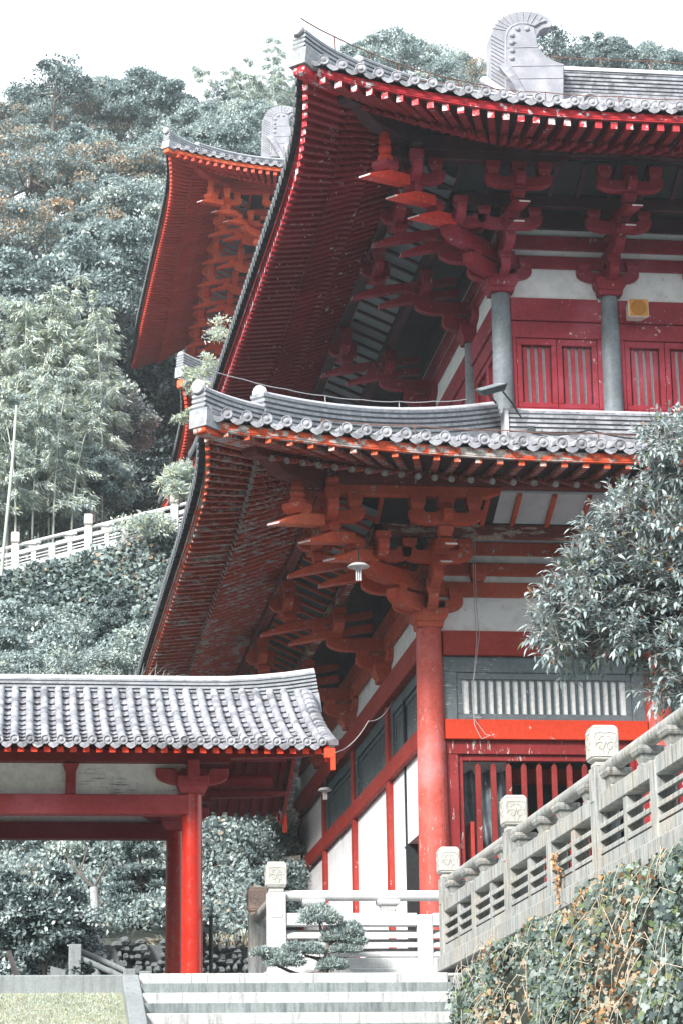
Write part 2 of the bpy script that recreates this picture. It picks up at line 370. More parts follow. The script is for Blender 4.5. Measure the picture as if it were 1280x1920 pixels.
class Storey:
    def __init__(s, X0, Y0, zc, ze, lift, Lf, tz, up, depth, far):
        s.zc, s.ze, s.lift, s.Lf, s.tz, s.up, s.depth = zc, ze, lift, Lf, tz, up, depth
        s.front = Frame((X0, Y0, 0), (1, 0, 0), (0, -1, 0)); s.side = Frame((X0, Y0, 0), (0, 1, 0), (-1, 0, 0))
        s.diag = Frame((X0, Y0, 0), (-.70711, .70711, 0), (-.70711, -.70711, 0))
        s.far = far; s.grow = (.026 if up else .012)                                                     # length of the side wall between corner columns
    def eave(s, side, u):
        """tile edge: how far out of the wall it stands and how high, u metres along from the corner column"""
        d = u+4.45
        if side:
            d2 = min(d, s.far+8.9-d); a = max(0, 1-(d if s.up else d2)/3.5)
            out = (4.15 if s.up else 4.20)+(.30 if s.up else .25)*a*a+s.grow*max(0, min(d, 17))
        else:
            d2 = d; a = max(0, 1-d2/5); out = 4.25+.20*a*a
        b = max(0, 1-d2/s.Lf)
        return out, s.ze+s.lift*b*b
    def lift_at(s, side, u, v):
        return (s.eave(side, u)[1]-s.ze)*max(0, 1-v/6.0)
    def tile_z(s, side, u, v): return s.ze+.10+s.tz(v)+s.lift_at(side, u, v)
    def raft(s, side, u, n, fly=True):
        out, z = s.eave(side, max(-4.45, u)); z0 = z-.15
        kn = 3.3
        if fly: return z0+.10*(out-n)
        return z0-.155+.10*(out-kn)+.36*(kn-n)
HALLS = []
def build_storey(root, S, u1, u2, spacing, mats, cols_f, cols_s, tag_end):
    """everything under and over one eave; u1/u2 = built length of the front and of the side"""
    F, D, G = S.front, S.side, S.diag
    zc = S.zc
    red, peel, rmat, dark, board = mats['red'], mats['peel'], mats['raft'], mats['dark'], mats['board']
    # columns' bracket sets
    for t in cols_f:
        if t == 0:
            bracket_set(root, Frame(F.p(0, 0, zc), F.A, F.N), red, [red, 'pale'], Frame(D.p(0, 0, zc), D.A, D.N), Frame(G.p(0, 0, zc), G.A, G.N), beak=mats.get('beak'))
        else: bracket_set(root, Frame(F.p(t, 0, zc), F.A, F.N), red, [red, 'pale'])
    for t in cols_s: bracket_set(root, Frame(D.p(t, 0, zc), D.A, D.N), red, [red, 'pale'])
    # eave purlins with the pieces under them, ceiling coffers
    for side, fr, u9 in ((0, F, u1), (1, D, u2)):
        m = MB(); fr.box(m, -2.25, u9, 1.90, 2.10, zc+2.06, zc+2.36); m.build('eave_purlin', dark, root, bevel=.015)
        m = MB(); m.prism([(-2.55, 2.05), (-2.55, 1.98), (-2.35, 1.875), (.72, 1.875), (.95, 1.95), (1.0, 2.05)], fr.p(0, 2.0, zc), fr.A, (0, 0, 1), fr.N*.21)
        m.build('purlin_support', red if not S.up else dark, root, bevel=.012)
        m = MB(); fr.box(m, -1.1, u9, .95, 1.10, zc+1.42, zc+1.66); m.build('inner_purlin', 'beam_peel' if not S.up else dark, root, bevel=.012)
        ts = (-1.4, 1.0, u9) if not side else (-1.6, 2.4, u9)
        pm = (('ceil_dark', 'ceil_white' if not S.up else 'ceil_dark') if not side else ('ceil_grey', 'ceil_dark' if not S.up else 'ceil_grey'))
        for ta, tb, pmat in zip(ts[:-1], ts[1:], pm):
            m = MB()
            m.hexa([fr.p(ta, 1.11, zc+1.68), fr.p(tb, 1.11, zc+1.68), fr.p(tb, 1.89, zc+2.02), fr.p(ta, 1.89, zc+2.02)],
                   [fr.p(ta, 1.11, zc+1.72), fr.p(tb, 1.11, zc+1.72), fr.p(tb, 1.89, zc+2.06), fr.p(ta, 1.89, zc+2.06)])
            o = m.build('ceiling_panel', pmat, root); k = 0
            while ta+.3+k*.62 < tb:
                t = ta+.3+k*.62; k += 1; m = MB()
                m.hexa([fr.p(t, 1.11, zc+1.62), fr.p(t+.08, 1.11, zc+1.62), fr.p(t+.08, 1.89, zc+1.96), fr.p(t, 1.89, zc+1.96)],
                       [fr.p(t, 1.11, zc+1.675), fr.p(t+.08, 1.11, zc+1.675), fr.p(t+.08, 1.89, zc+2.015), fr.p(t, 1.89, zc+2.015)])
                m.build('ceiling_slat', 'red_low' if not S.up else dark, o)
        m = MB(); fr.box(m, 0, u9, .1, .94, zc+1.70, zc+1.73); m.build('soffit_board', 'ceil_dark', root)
    # corner beams: stepped hip rafter, flying hip rafter, vase
    m = MB(); zt = S.ze+S.lift
    e0 = zt-.42
    m.prism([(-.6, e0-.05), (2.55*S2, e0-.08), (2.95*S2, e0-.06), (3.25*S2, e0+.12), (3.45*S2, e0+.10), (3.52*S2, e0+.15), (3.52*S2, e0+.30), (2.0*S2, e0+.40), (-.6, e0+1.0)], G.p(0, 0, 0), G.N, (0, 0, 1), G.A*.30)
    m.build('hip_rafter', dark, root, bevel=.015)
    m = MB()
    m.prism([(2.4*S2, e0+.36), (3.50*S2, e0+.24), (4.36*S2, e0+.17), (4.41*S2, e0+.20), (4.41*S2, e0+.44), (3.2*S2, e0+.50), (2.4*S2, e0+.62)], G.p(0, 0, 0), G.N, (0, 0, 1), G.A*.26)
    m.build('flying_hip_rafter', peel, root, bevel=.015)
    h = (e0-.08)-(zc+1.52)
    m = MB()
    pr = [(.09, 0), (.135, .06), (.15, .16), (.11, .27), (.085, .31), (.115, .36), (.13, .46), (.11, .57), (.08, .61), (.105, .66), (.11, .76), (.09, .86), (.08, 1)]
    m.lathe([(r, z*h) for r, z in pr], G.p(0, 2.62*S2, zc+1.52), 14); m.build('corner_vase', 'vase' if S.up else red, root)
    # rafters: one list, nearest first
    fl, rd = [], []
    for side, fr, u9 in ((0, F, u1), (1, D, u2)):
        n = int((u9+4.2)/spacing)
        for i in range(n):
            u = -4.12+i*spacing
            mir = side and u > S.far                                     # the fan of the far corner
            uu = S.far-u if mir else u
            out, z = S.eave(side, u)
            k = uu/out if uu < 0 else 0
            def q(nn, zz, _k=k, _u=u, _m=mir, fr=fr):
                return fr.p(S.far-_k*nn if _m else (_k*nn if _k else _u), nn, zz)
            fl.append((side, fr, u, q, out)); rd.append((side, fr, u, q, out))
    def flying(e, mb):
        side, fr, u, q, out = e
        hw = .056 if spacing > .3 else .066; h = .085 if spacing > .3 else .145
        dirv = (q(out, 0)-q(2.5, 0)).normalized(); lat = dirv.cross(V((0, 0, 1)))*hw
        a, b = q(2.70, S.raft(side, u, 2.70)-h), q(out-.16, S.raft(side, u, out-.16)-h)
        mb.hexa([a-lat, b-lat, b+lat, a+lat], [p+V((0, 0, h-.004)) for p in (a-lat, b-lat, b+lat, a+lat)], [0, 0, 0, 1, 0, 0])
    def rounded(e, mb):
        side, fr, u, q, out = e
        a, b = q(1.2, S.raft(side, u, 1.2, False)-.06), q(3.36, S.raft(side, u, 3.36, False)-.06)
        if u < -1.2 or (side and u > S.far+1.2): a = q(2.0, S.raft(side, u, 2.0, False)-.06)
        mb.tube([a, b], .058, 8, 0, caps=False)
        d = (b-a).normalized()
        mb.lathe([(.060, 0), (.060, .012), (.030, .016)], b, 8, 1 if not S.up else 0, axis=d)
    key = lambda e: (e[3](e[4], S.ze)).length
    fl.sort(key=key); rd.sort(key=key)
    HALLS.append((S, root, fl, rd, flying, rounded, rmat))
    # boards over the rafters, fascia
    for side, fr, u9 in ((0, F, u1), (1, D, u2)):
        m = MB(); us = [-4.45+.35*i for i in range(int((u9+4.45)/.35)+1)]
        rows = []
        for u in us:
            out, z = S.eave(side, u); uu = S.far-u if side and u > S.far/2 else u
            k = uu/out if uu < 0 else 0
            row = []
            for nn, fly in ((out-.10, True), (3.30, True), (2.75, True), (2.72, False), (1.2, False), (0, False)):
                n2 = min(nn, out-.10)
                t = (S.far-k*n2 if side and u > S.far/2 else k*n2) if k else u
                row.append(fr.p(t, n2, S.raft(side, u, n2, fly)+.012))
            rows.append(row)
        vs = [p for r in rows for p in r]; w = 6
        m.add(vs, [(i*w+j, (i+1)*w+j, (i+1)*w+j+1, i*w+j+1) for i in range(len(rows)-1) for j in range(w-1)])
        m.add([p+V((0, 0, .03)) for p in vs], [(i*w+j, i*w+j+1, (i+1)*w+j+1, (i+1)*w+j) for i in range(len(rows)-1) for j in range(w-1)])
        m.build('eave_board', mats['sheath'], root)
        m = MB(); path = [fr.p(u, S.eave(side, u)[0]-.14, S.eave(side, u)[1]-.05) for u in us]
        hh = .085 if not S.up else .075
        m.sweep(path, [(-.03, -hh), (.03, -hh), (.03, hh), (-.03, hh)]); m.build('fascia_board', mats['fascia'], root)
    return
def tile_face(mb, p, N, A, r, mi=0):
    """round end tile: a rimmed disc facing outward"""
    mb.lathe([(r, -.03), (r, .022), (r*.86, .026), (r*.80, .012), (r*.42, .012), (r*.36, .026), (r*.1, .03)], p, 12, mi, axis=N)
def roof_slope(mb, S, side, fr, u9, vmax, hip_lim=None, segs=9):
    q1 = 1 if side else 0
    """rows of round tiles over concave pans, from the eave up to vmax (or to the hip)"""
    r = .085
    k = 0; U = []
    while -4.28+k*TILE < u9: U.append(-4.28+k*TILE); k += 1
    def lim(u):
        out = S.eave(side, u)[0]; v = vmax
        v = min(v, out+u+.12)
        if side: v = min(v, out+(S.far-u)+.12)
        return max(.25, v)
    for i, u in enumerate(U):
        out, z = S.eave(side, u); vm = lim(u)
        if hip_lim and u >= hip_lim[0]: vm = hip_lim[1]
        sg = max(2, int(segs*vm/max(vmax, 1))+1)
        P = [(vm*j/sg) for j in range(sg+1)]
        vs = []
        for v in P:
            c = fr.p(u, out-v, S.tile_z(side, u, v)+.05)
            vs += [c+fr.A*(r*math.cos(a))+V((0, 0, r*math.sin(a))) for a in (-.25, .45, 1.1, 1.57, 2.04, 2.7, 3.39)]
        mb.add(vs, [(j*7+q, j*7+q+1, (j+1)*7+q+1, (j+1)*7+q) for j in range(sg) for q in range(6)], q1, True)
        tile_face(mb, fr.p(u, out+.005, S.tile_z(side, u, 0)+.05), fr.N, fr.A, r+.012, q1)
        # pan to the next row, with its drip lip
        if i+1 < len(U):
            ua = U[i+1]; vm2 = min(vm, lim(ua)) if not hip_lim or u < hip_lim[0] else vm
            sg = max(2, int(vm2/.42)); A5 = (0, .25, .5, .75, 1); dip = (0, -.055, -.075, -.055, 0)
            vs = []; fs = []
            for j in range(sg):
                for v, dz in ((vm2*j/sg, .022), (vm2*(j+1)/sg, 0)):
                    for a, dd in zip(A5, dip):
                        uu = u+(ua-u)*a; oo = S.eave(side, uu)[0]
                        vs.append(fr.p(uu, oo-v, S.tile_z(side, uu, v)+.03+dd+dz))
            for j in range(2*sg-1): fs += [(j*5+q, j*5+q+1, (j+1)*5+q+1, (j+1)*5+q) for q in range(4)]
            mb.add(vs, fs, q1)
            lo = (-.02, -.115, -.15, -.115, -.02)
            top = vs[:5]; fr_v = [p+fr.N*.012 for p in top]
            bot = [fr.p(u+(ua-u)*a, S.eave(side, u+(ua-u)*a)[0]+.012, S.tile_z(side, u+(ua-u)*a, 0)+.03+l) for a, l in zip(A5, lo)]
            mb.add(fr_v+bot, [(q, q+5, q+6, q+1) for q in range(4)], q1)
def ridge_band(mb, path, w=.30, courses=5, ch=.085, top=True, base=.12, top_r=.11):
    """a tile ridge: plinth, thin projecting courses and a round coping"""
    mb.sweep(path, [(-w*.62, -.25), (w*.62, -.25), (w*.62, base), (-w*.62, base)], 0)
    z = base
    for i in range(courses):
        mb.sweep(path, [(-w*.42, z), (w*.42, z), (w*.42, z+ch*.45), (-w*.42, z+ch*.45)], 1)
        q = w*(.50 if i < courses-1 else .46)
        mb.sweep(path, [(-q, z+ch*.45), (q, z+ch*.45), (q, z+ch), (-q, z+ch)], 0)
        z += ch
    if top:
        pr = [(top_r*math.cos(a), z-.01+top_r*.8*math.sin(a)) for a in [math.pi*k/8 for k in range(9)]]
        mb.sweep(path, pr, 2, smooth=False)
    return z
# ------------------------------------------------------------------ the main hall
hall = thing('main_hall', 'large two-storey red timber hall with grey tiled upturned roofs and white walls, nearest building', 'temple hall', (7.22, 42, 3.6))
LOW = Storey(7.22, 42.0, 9.57, 11.62, .36, 7.0, lambda v: .22*v+.02*v*v, False, 0, 19.8)
UPS = Storey(9.12, 43.9, 16.67, 18.66, .62, 6.0, lambda v: .30*v+.0145*v*v, True, 0, 16.0)
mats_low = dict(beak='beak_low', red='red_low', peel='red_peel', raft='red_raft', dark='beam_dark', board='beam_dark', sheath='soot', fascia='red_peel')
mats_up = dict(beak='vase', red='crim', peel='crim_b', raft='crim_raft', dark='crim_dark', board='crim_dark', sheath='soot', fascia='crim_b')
FB = 4.12; SB = [0, 4.8, 9.8, 14.8, 19.8]
f, sd = LOW.front, LOW.side
def column(x, y, z0, z1, r0, r1, mat, root, name='column'):
    m = MB(); n = 7
    m.lathe([(r0+(r1-r0)*(k/n)**1.5, (z1-z0)*k/n) for k in range(n+1)], (x, y, z0), 28)
    return m.build(name, mat, root)
# lower storey: posts, walls, windows, lattice
for i in range(3): column(7.22+FB*i, 42, 3.6, 9.585, .275, .225, 'red_col', hall)
def fbox(fr, name, mat, t0, t1, n0, n1, z0, z1, parent=hall, bevel=.01):
    m = MB(); fr.box(m, t0, t1, n0, n1, z0, z1); return m.build(name, mat, parent, bevel=bevel)
for i in range(2):
    a, b = FB*i, FB*(i+1); ca, cb = a+.235, b-.235
    fbox(f, 'tie_beam', 'red_flat', ca, cb, -.12, .13, 9.09, 9.53)
    fbox(f, 'wall_panel', 'white_d', a, b, -.14, -.02, 9.535, 11.95)
    for z0, z1 in ((10.17, 10.44), (10.565, 10.80), (10.945, 11.19), (11.33, 11.95)):
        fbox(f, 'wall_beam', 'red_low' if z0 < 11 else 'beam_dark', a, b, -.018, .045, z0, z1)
    for t in ((a+b)/2-1.15, (a+b)/2+1.15):
        m = MB(); f.block(m, t, .05, 10.45, .30, .30); m.build('wall_block', 'red_low', hall, bevel=.012)
    w = MB()
    f.box(w, ca, cb, -.10, .03, 8.80, 9.085); f.box(w, ca, ca+.24, -.10, .03, 7.94, 8.80); f.box(w, cb-.24, cb, -.10, .03, 7.94, 8.80)
    f.box(w, ca+.24, cb-.24, -.08, .00, 8.68, 8.80); f.box(w, ca+.24, cb-.24, -.08, .00, 7.94, 8.06)
    f.box(w, ca+.24, ca+.34, -.08, .00, 8.06, 8.68); f.box(w, cb-.34, cb-.24, -.08, .00, 8.06, 8.68)
    win = w.build('transom_window', 'grey', hall, bevel=.008)
    fbox(f, 'window_pane', 'pane_w', ca+.34, cb-.34, -.14, -.062, 8.06, 8.68, win, 0)
    w = MB(); n = 19
    for k in range(n):
        t = ca+.34+(cb-ca-.68)*(k+1)/(n+1); f.box(w, t-.024, t+.024, -.060, -.015, 8.06, 8.68)
    w.build('window_bars', 'grey_dk', win)
    fbox(f, 'tie_beam', 'red_beam', ca, cb, -.12, .15, 7.58, 7.93)
    # lattice doorway under the bright beam
    w = MB()
    f.box(w, ca, cb, -.12, .05, 7.33, 7.575); f.box(w, ca, ca+.23, -.12, .04, 3.6, 7.33); f.box(w, cb-.23, cb, -.12, .04, 3.6, 7.33)
    f.box(w, ca+.23, ca+.32, -.14, -.01, 3.6, 7.33); f.box(w, cb-.32, cb-.23, -.14, -.01, 3.6, 7.33); f.box(w, ca+.32, cb-.32, -.14, -.01, 7.22, 7.33)
    f.box(w, ca+.32, cb-.32, -.14, .02, 5.02, 5.22); f.box(w, ca+.32, cb-.32, -.12, -.04, 3.6, 5.02)
    lat = w.build('lattice_screen', paint('screen_red%d' % i, (.21, .012, .014), amount=.16, fade=.5, stretch=(2, 2, .35)), hall, bevel=.008)
    n = 10
    for k in range(n):
        t = ca+.32+(cb-ca-.64)*(k+1)/(n+1); w = MB()
        w.prism([(-.048, 5.22), (.048, 5.22), (.048, 7.13), (0, 7.19), (-.048, 7.13)], f.p(t, -.07, 0), f.A, (0, 0, 1), f.N*.07)
        w.build('lattice_bar', 'bar_red', lat, bevel=.006)
    # behind the lattice: a dim room, an inner lintel, a hung grey sheet
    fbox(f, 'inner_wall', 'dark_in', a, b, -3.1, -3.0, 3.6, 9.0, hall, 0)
    fbox(f, 'inner_lintel', 'red_flat', ca, cb, -2.2, -2.0, 7.15, 7.42, hall)
    if i == 0:
        w = MB(); nx, nz = 40, 24; vs = []
        for r in range(nz+1):
            for c in range(nx+1):
                t = .42+1.02*c/nx; z = 4.2+2.92*r/nz
                dep = .035*math.sin(c*.9+1.3*math.sin(r*.35)) + .03*math.sin(c*.37-r*.55)+.02*math.sin(r*1.1+c*.2)
                vs.append(f.p(t, -.55+dep, z+.03*math.sin(c*.5)*(r/nz)))
        w.add(vs, [(r*(nx+1)+c, r*(nx+1)+c+1, (r+1)*(nx+1)+c+1, (r+1)*(nx+1)+c) for r in range(nz) for c in range(nx)], 0, True)
        w.build('hung_sheet', 'tarp', hall)
        fbox(f, 'paper_pane', 'pane_w', .40, 1.46, -.62, -.60, 6.9, 7.4, hall, 0)
# side wall
for t in SB[1:]: fbox(sd, 'wall_post', 'red_flat', t-.17, t+.17, -.30, .07, 3.6, 9.10)
fbox(sd, 'wall_beam', 'red_flat', .0, 19.97, -.30, .085, 7.61, 7.95)
fbox(sd, 'tie_beam', 'red_flat', .0, 19.97, -.30, .15, 9.10, 9.55)
fbox(sd, 'wall_panel', 'white_d', .1, 19.9, -.30, -.02, 9.555, 11.95)
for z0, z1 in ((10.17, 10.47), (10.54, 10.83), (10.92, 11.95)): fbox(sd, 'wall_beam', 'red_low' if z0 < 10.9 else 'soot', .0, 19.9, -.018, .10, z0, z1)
dt = at(757, 1590, X=7.26).y-42; dz = at(757, 1590, X=7.26).z
for j in range(4):
    a, b = SB[j]+.17, SB[j+1]-.17
    if j == 0:
        fbox(sd, 'wall_panel', 'white', dt, b, -.30, -.03, 3.6, 7.605, hall, 0)
        fbox(sd, 'wall_panel', 'white', .1, dt, -.30, -.03, dz, 7.605, hall, 0)
        d = fbox(sd, 'side_door', 'red_flat', .1, dt, -.75, -.68, 3.6, dz)
        fbox(sd, 'door_jamb', 'white', dt, dt+.02, -.75, -.301, 3.6, dz, d, 0)
    else: fbox(sd, 'wall_panel', 'white', a, b, -.30, -.03, 3.6, 7.605, hall, 0)
    if j == 3: fbox(sd, 'wall_panel', 'white', a, b, -.30, -.03, 7.955, 9.095, hall, 0); continue
    w = MB()
    sd.box(w, a, b, -.12, .0, 8.86, 9.095); sd.box(w, a, b, -.12, .0, 7.955, 8.05); sd.box(w, a, a+.25, -.12, .0, 8.05, 8.86); sd.box(w, b-.25, b, -.12, .0, 8.05, 8.86)
    sd.box(w, a+.25, b-.25, -.12, -.04, 8.76, 8.86); sd.box(w, a+.25, a+.36, -.12, -.04, 8.05, 8.76); sd.box(w, b-.36, b-.25, -.12, -.04, 8.05, 8.76)
    win = w.build('transom_window', 'grey_dk', hall, bevel=.008)
    fbox(sd, 'window_pane', 'grey_dk', a+.36, b-.36, -.14, -.11, 8.05, 8.76, win, 0)
    w = MB()
    for k in range(22):
        t = a+.36+(b-a-.72)*(k+.5)/22; sd.box(w, t-.03, t+.03, -.11, -.06, 8.05, 8.76)
    w.build('window_bars', 'grey', win)
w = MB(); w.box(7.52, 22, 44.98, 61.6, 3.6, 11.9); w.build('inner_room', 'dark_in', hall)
w = MB(); w.box(5.6, 22, 39.2, 63.5, 2.2, 3.58); w.build('podium', 'paving', hall, bevel=.02)
build_storey(hall, LOW, 9.0, 24.2, .36, mats_low, [0, FB, 2*FB], SB[1:4], 'low')
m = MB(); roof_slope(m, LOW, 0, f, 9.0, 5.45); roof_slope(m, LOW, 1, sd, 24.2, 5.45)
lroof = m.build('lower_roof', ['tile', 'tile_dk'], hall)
g = LOW.diag
def hip_path(S, s0, s1, n, lift=0, tip=0):
    P = []
    for k in range(n+1):
        s = s0+(s1-s0)*k/n
        o_, _ = S.eave(0, -s); v = max(0, o_-s)
        P.append(S.diag.p(0, s*S2, S.tile_z(0, -s, v)+lift+tip*((s-s1)/(s0-s1))**3))
    return P
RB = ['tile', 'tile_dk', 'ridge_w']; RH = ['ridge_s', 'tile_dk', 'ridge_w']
m = MB(); P = hip_path(LOW, 4.42, 3.25, 8, -.05, .06); zt = ridge_band(m, P, .30, 4, .085, base=.06)
m.lathe([(.12, -.05), (.12, .03), (.09, .035), (.05, .02)], P[0]+V((0, 0, zt+.03)), 12, 2, axis=(-.7, -.7, 0))
ridge_band(m, hip_path(LOW, 3.32, -1.72, 16, .0), .32, 5, .09, base=.14)
q = hip_path(LOW, 3.32, 3.3, 1)[0]; m.lathe([(.13, -.05), (.13, .03), (.10, .035), (.05, .02)], q+V((0, 0, .63)), 12, 2, axis=(-.7, -.7, 0))
m.build('hip_ridge', RH, lroof)
m = MB(); zb = LOW.tile_z(0, 3, 5.3)-.02
ridge_band(m, [(8.95+i*.9, 43.15, zb) for i in range(9)], .34, 5, .09, base=.16)
ridge_band(m, [(8.45, 43.6+i*1.6, zb) for i in range(12)], .34, 5, .09, base=.16)
m.box(8.93, 9.0, 42.95, 43.35, zb-.2, zb+.62, 2)
m.build('wall_ridge', RB, lroof)
# ------------------------------------------------------------------ upper storey
mark = set(o.name for o in hall.children)
fu, su = UPS.front, UPS.side; UB = 2.14; UC = [0, UB, 2*UB, 3*UB]; US_ = [2.9, 7.9, 12.9, 16.0]
for t in UC: column(9.12+t, 43.9, 13.2, 16.68, .205, .180, 'grey_col', hall)
for t in US_: column(9.12, 43.9+t, 13.2, 16.68, .205, .180, 'grey_col', hall)
def shutter(fr, a, b, z0, z1):
    w = MB()
    fr.box(w, a, b, -.10, .02, z0, z0+.10); fr.box(w, a, b, -.10, .02, z1-.13, z1)
    fr.box(w, a, a+.10, -.10, .02, z0+.10, z1-.13); fr.box(w, b-.10, b, -.10, .02, z0+.10, z1-.13)
    o = w.build('window_shutter', 'crim', hall, bevel=.008)
    fbox(fr, 'window_pane', 'pane', a+.10, b-.10, -.14, -.12, z0+.10, z1-.13, o, 0)
    for k in range(4):
        t = a+.10+(b-a-.20)*(k+.5)/4; w = MB()
        w.prism([(-.042, z0+.10), (.042, z0+.10), (.042, z1-.18), (0, z1-.135), (-.042, z1-.18)], fr.p(t, -.06, 0), fr.A, (0, 0, 1), fr.N*.05)
        w.build('window_bar', 'crim', o, bevel=.005)
def upper_bay(fr, a, b, shut):
    ca, cb = a+.17, b-.17
    fbox(fr, 'tie_beam', 'crim', ca, cb, -.1, .10, 16.14, 16.60)
    fbox(fr, 'wall_panel', 'white_d', a, b, -.14, -.02, 16.605, 18.9)
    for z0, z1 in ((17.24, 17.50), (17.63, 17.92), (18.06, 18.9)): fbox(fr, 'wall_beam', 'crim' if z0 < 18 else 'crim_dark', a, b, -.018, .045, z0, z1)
    fbox(fr, 'window_rail', 'crim', ca, cb, -.11, .05, 15.80, 16.135)
    fbox(fr, 'window_rail', 'crim', ca, cb, -.11, .05, 13.3, 14.38)
    fbox(fr, 'window_jamb', 'crim', ca, ca+.10, -.11, .045, 14.38, 15.80); fbox(fr, 'window_jamb', 'crim', cb-.10, cb, -.11, .045, 14.38, 15.80)
    n = 2 if shut else 4; c = (a+b)/2; W = cb-ca-.20
    for k in range(n): shutter(fr, ca+.10+W*k/n+.006, ca+.10+W*(k+1)/n-.006, 14.39, 15.79)
for k in range(3): upper_bay(fu, UC[k], UC[k+1], True)
for a, b in zip([0]+US_[:-1], US_): upper_bay(su, a, b, b-a < 3.5)
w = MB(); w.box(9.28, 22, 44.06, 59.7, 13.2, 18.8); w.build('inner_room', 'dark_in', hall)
build_storey(hall, UPS, 9.0, 20.4, .288, mats_up, UC, US_, 'up')
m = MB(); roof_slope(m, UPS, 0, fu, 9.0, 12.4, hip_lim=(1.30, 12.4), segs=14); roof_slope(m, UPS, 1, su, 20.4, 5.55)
xr = 10.42; zr = UPS.tile_z(0, 5, 12.4)
m.add([(xr, 52.05, zr), (22, 52.05, zr), (22, 64.6, 18.75), (xr, 64.6, 18.75)], [(0, 1, 2, 3)])
m.add([(xr+.05, 45.2, 20.6), (xr+.05, 58.9, 20.6), (xr+.05, 52.05, zr-.05)], [(0, 1, 2)])
uroof = m.build('upper_roof', ['tile', 'tile_dk'], hall)
m = MB(); ridge_band(m, hip_path(UPS, 4.42, 3.1, 8, -.03, .10), .30, 4, .09, base=.08)
P = hip_path(UPS, 4.42, 3.1, 2, -.03, .10); m.lathe([(.12, -.05), (.12, .03), (.09, .035), (.05, .02)], P[0]+V((0, 0, .46)), 12, 2, axis=(-.7, -.7, 0))
ridge_band(m, hip_path(UPS, 3.16, -1.3, 16, .0), .32, 5, .085, base=.10); m.build('hip_ridge', RH, uroof)
m = MB(); path = [fu.p(1.40, 4.25-v, UPS.tile_z(0, 1.4, v)) for v in [2.2+(10.0*k/12) for k in range(13)]]
ridge_band(m, path, .30, 4, .085, base=.10)
m.lathe([(.155, -.6), (.155, .04), (.135, .05), (.12, .03), (.05, .03)], fu.p(1.40, 4.25-2.05, UPS.tile_z(0, 1.4, 2.05)+.36), 18, 0, axis=(0, -1, -.15))
m.build('gable_ridge', RB, uroof)
m = MB(); ridge_band(m, [(12.2+i*.9, 52.05, zr-.12) for i in range(8)], .36, 6, .10, base=.24, top_r=.2); m.build('main_ridge', RB, uroof)
# the owl-tail ornament at the ridge end
def q5(x, y): p = at(880+x*.3125, y*.3125, Y=51.8); return (p.x, p.z)
out = [(110, 640), (112, 240), (132, 190), (162, 145), (210, 112), (270, 95), (340, 92), (400, 102), (450, 127), (488, 160), (470, 184), (430, 190), (405, 207), (388, 242), (392, 292), (412, 330), (450, 365), (500, 392), (552, 408), (552, 640)]
inn = [(205, 600), (203, 250), (215, 212), (238, 185), (280, 168), (330, 168), (375, 182), (405, 160), (440, 150)]
m = MB(); Y5 = 51.8
po = [q5(*p) for p in out]
m.prism([p for p in po], (0, Y5, 0), (1, 0, 0), (0, 0, 1), (0, .46, 0), 0)
pi = [q5(*p) for p in inn]
m.tube([(x, Y5-.25, z) for x, z in pi], .035, 6, 0)
# body panel proud of the fin
body = [(210, 640), (208, 255), (222, 215), (245, 190), (285, 174), (330, 176), (370, 192), (384, 245), (388, 295), (408, 335), (448, 370), (500, 398), (546, 414), (546, 640)]
m.prism([q5(*p) for p in body], (0, Y5-.02, 0), (1, 0, 0), (0, 0, 1), (0, .50, 0), 0)
for k in range(15):
    y = 250+k*24; a, b = q5(118, y-14-k*.6), q5(200, y+30)
    m.tube([(a[0], Y5-.235, a[1]), (b[0], Y5-.235, b[1])], .018, 5, 1)
for k in range(11):
    an = 2.95-k*.235; cx, cz = 300, 215
    a = q5(cx+100*math.cos(an)*1.02, cz-52*math.sin(an)); b = q5(cx+182*math.cos(an), cz-118*math.sin(an))
    m.tube([(a[0], Y5-.235, a[1]), (b[0], Y5-.235, b[1])], .014, 5, 1)
for x, y in ((272, 202), (328, 202), (240, 240), (236, 286), (240, 332), (238, 378)):
    c = q5(x, y); m.lathe([(.065, 0), (.065, .02), (.055, .04), (.035, .055), (.01, .06)], (c[0], Y5-.26, c[1]), 10, 1, axis=(0, -1, 0))
for k in range(3):
    ya = (315, 425, 500)[k]; a, b = q5(205, ya), q5((395, 548, 548)[k], ya-5)
    m.tube([(a[0], Y5-.272, a[1]), (b[0], Y5-.272, b[1])], .012, 4, 1)
m.sweep([(q5(185, 430)[0]+i*.085, Y5-.36-.03*math.sin(i), q5(185, 430)[1]-.16*i+.003*i*i) for i in range(9)], [(-.10, -.12), (.10, -.12), (.12, .05), (.06, .12), (-.06, .12), (-.12, .05)], 0)
m.build('ridge_ornament', ['ridge_o', 'ridge_s'], uroof)
upper = [o for o in hall.children if o.name not in mark]
# rafters: the 100 nearest of each kind are parts, the others one part
def lay_rafters(root, recs, idx, name, single=100):
    todo = sorted([((e[3](e[4], R[0].ze)).length, i, e, R) for R in recs for i, e in enumerate(R[idx])], key=lambda q: q[0])
    rest = {}
    for k, (_, _, e, R) in enumerate(todo):
        fn = R[4] if idx == 2 else R[5]
        mats = [R[6], ({'red_raft': 'raft_tip', 'crim_raft': 'raft_tip_c'}.get(R[6], R[6]) if idx == 2 else ('rosette' if not R[0].up else R[6]))]
        if k < single:
            mb = MB(); fn(e, mb); mb.build(name, mats, root, bevel=.008 if idx == 2 else 0)
        else:
            rest.setdefault(R[6], (MB(), mats)); fn(e, rest[R[6]][0])
    if rest:
        big = MB(); ml = []
        for k, (mb, mats) in rest.items():
            o = len(big.v); big.v += mb.v; big.f += [[i+o for i in q] for q in mb.f]; big.m += [i+len(ml) for i in mb.m]; big.sm += mb.sm; ml += mats
        big.build(name+'_row', ml, root, kind='stuff')
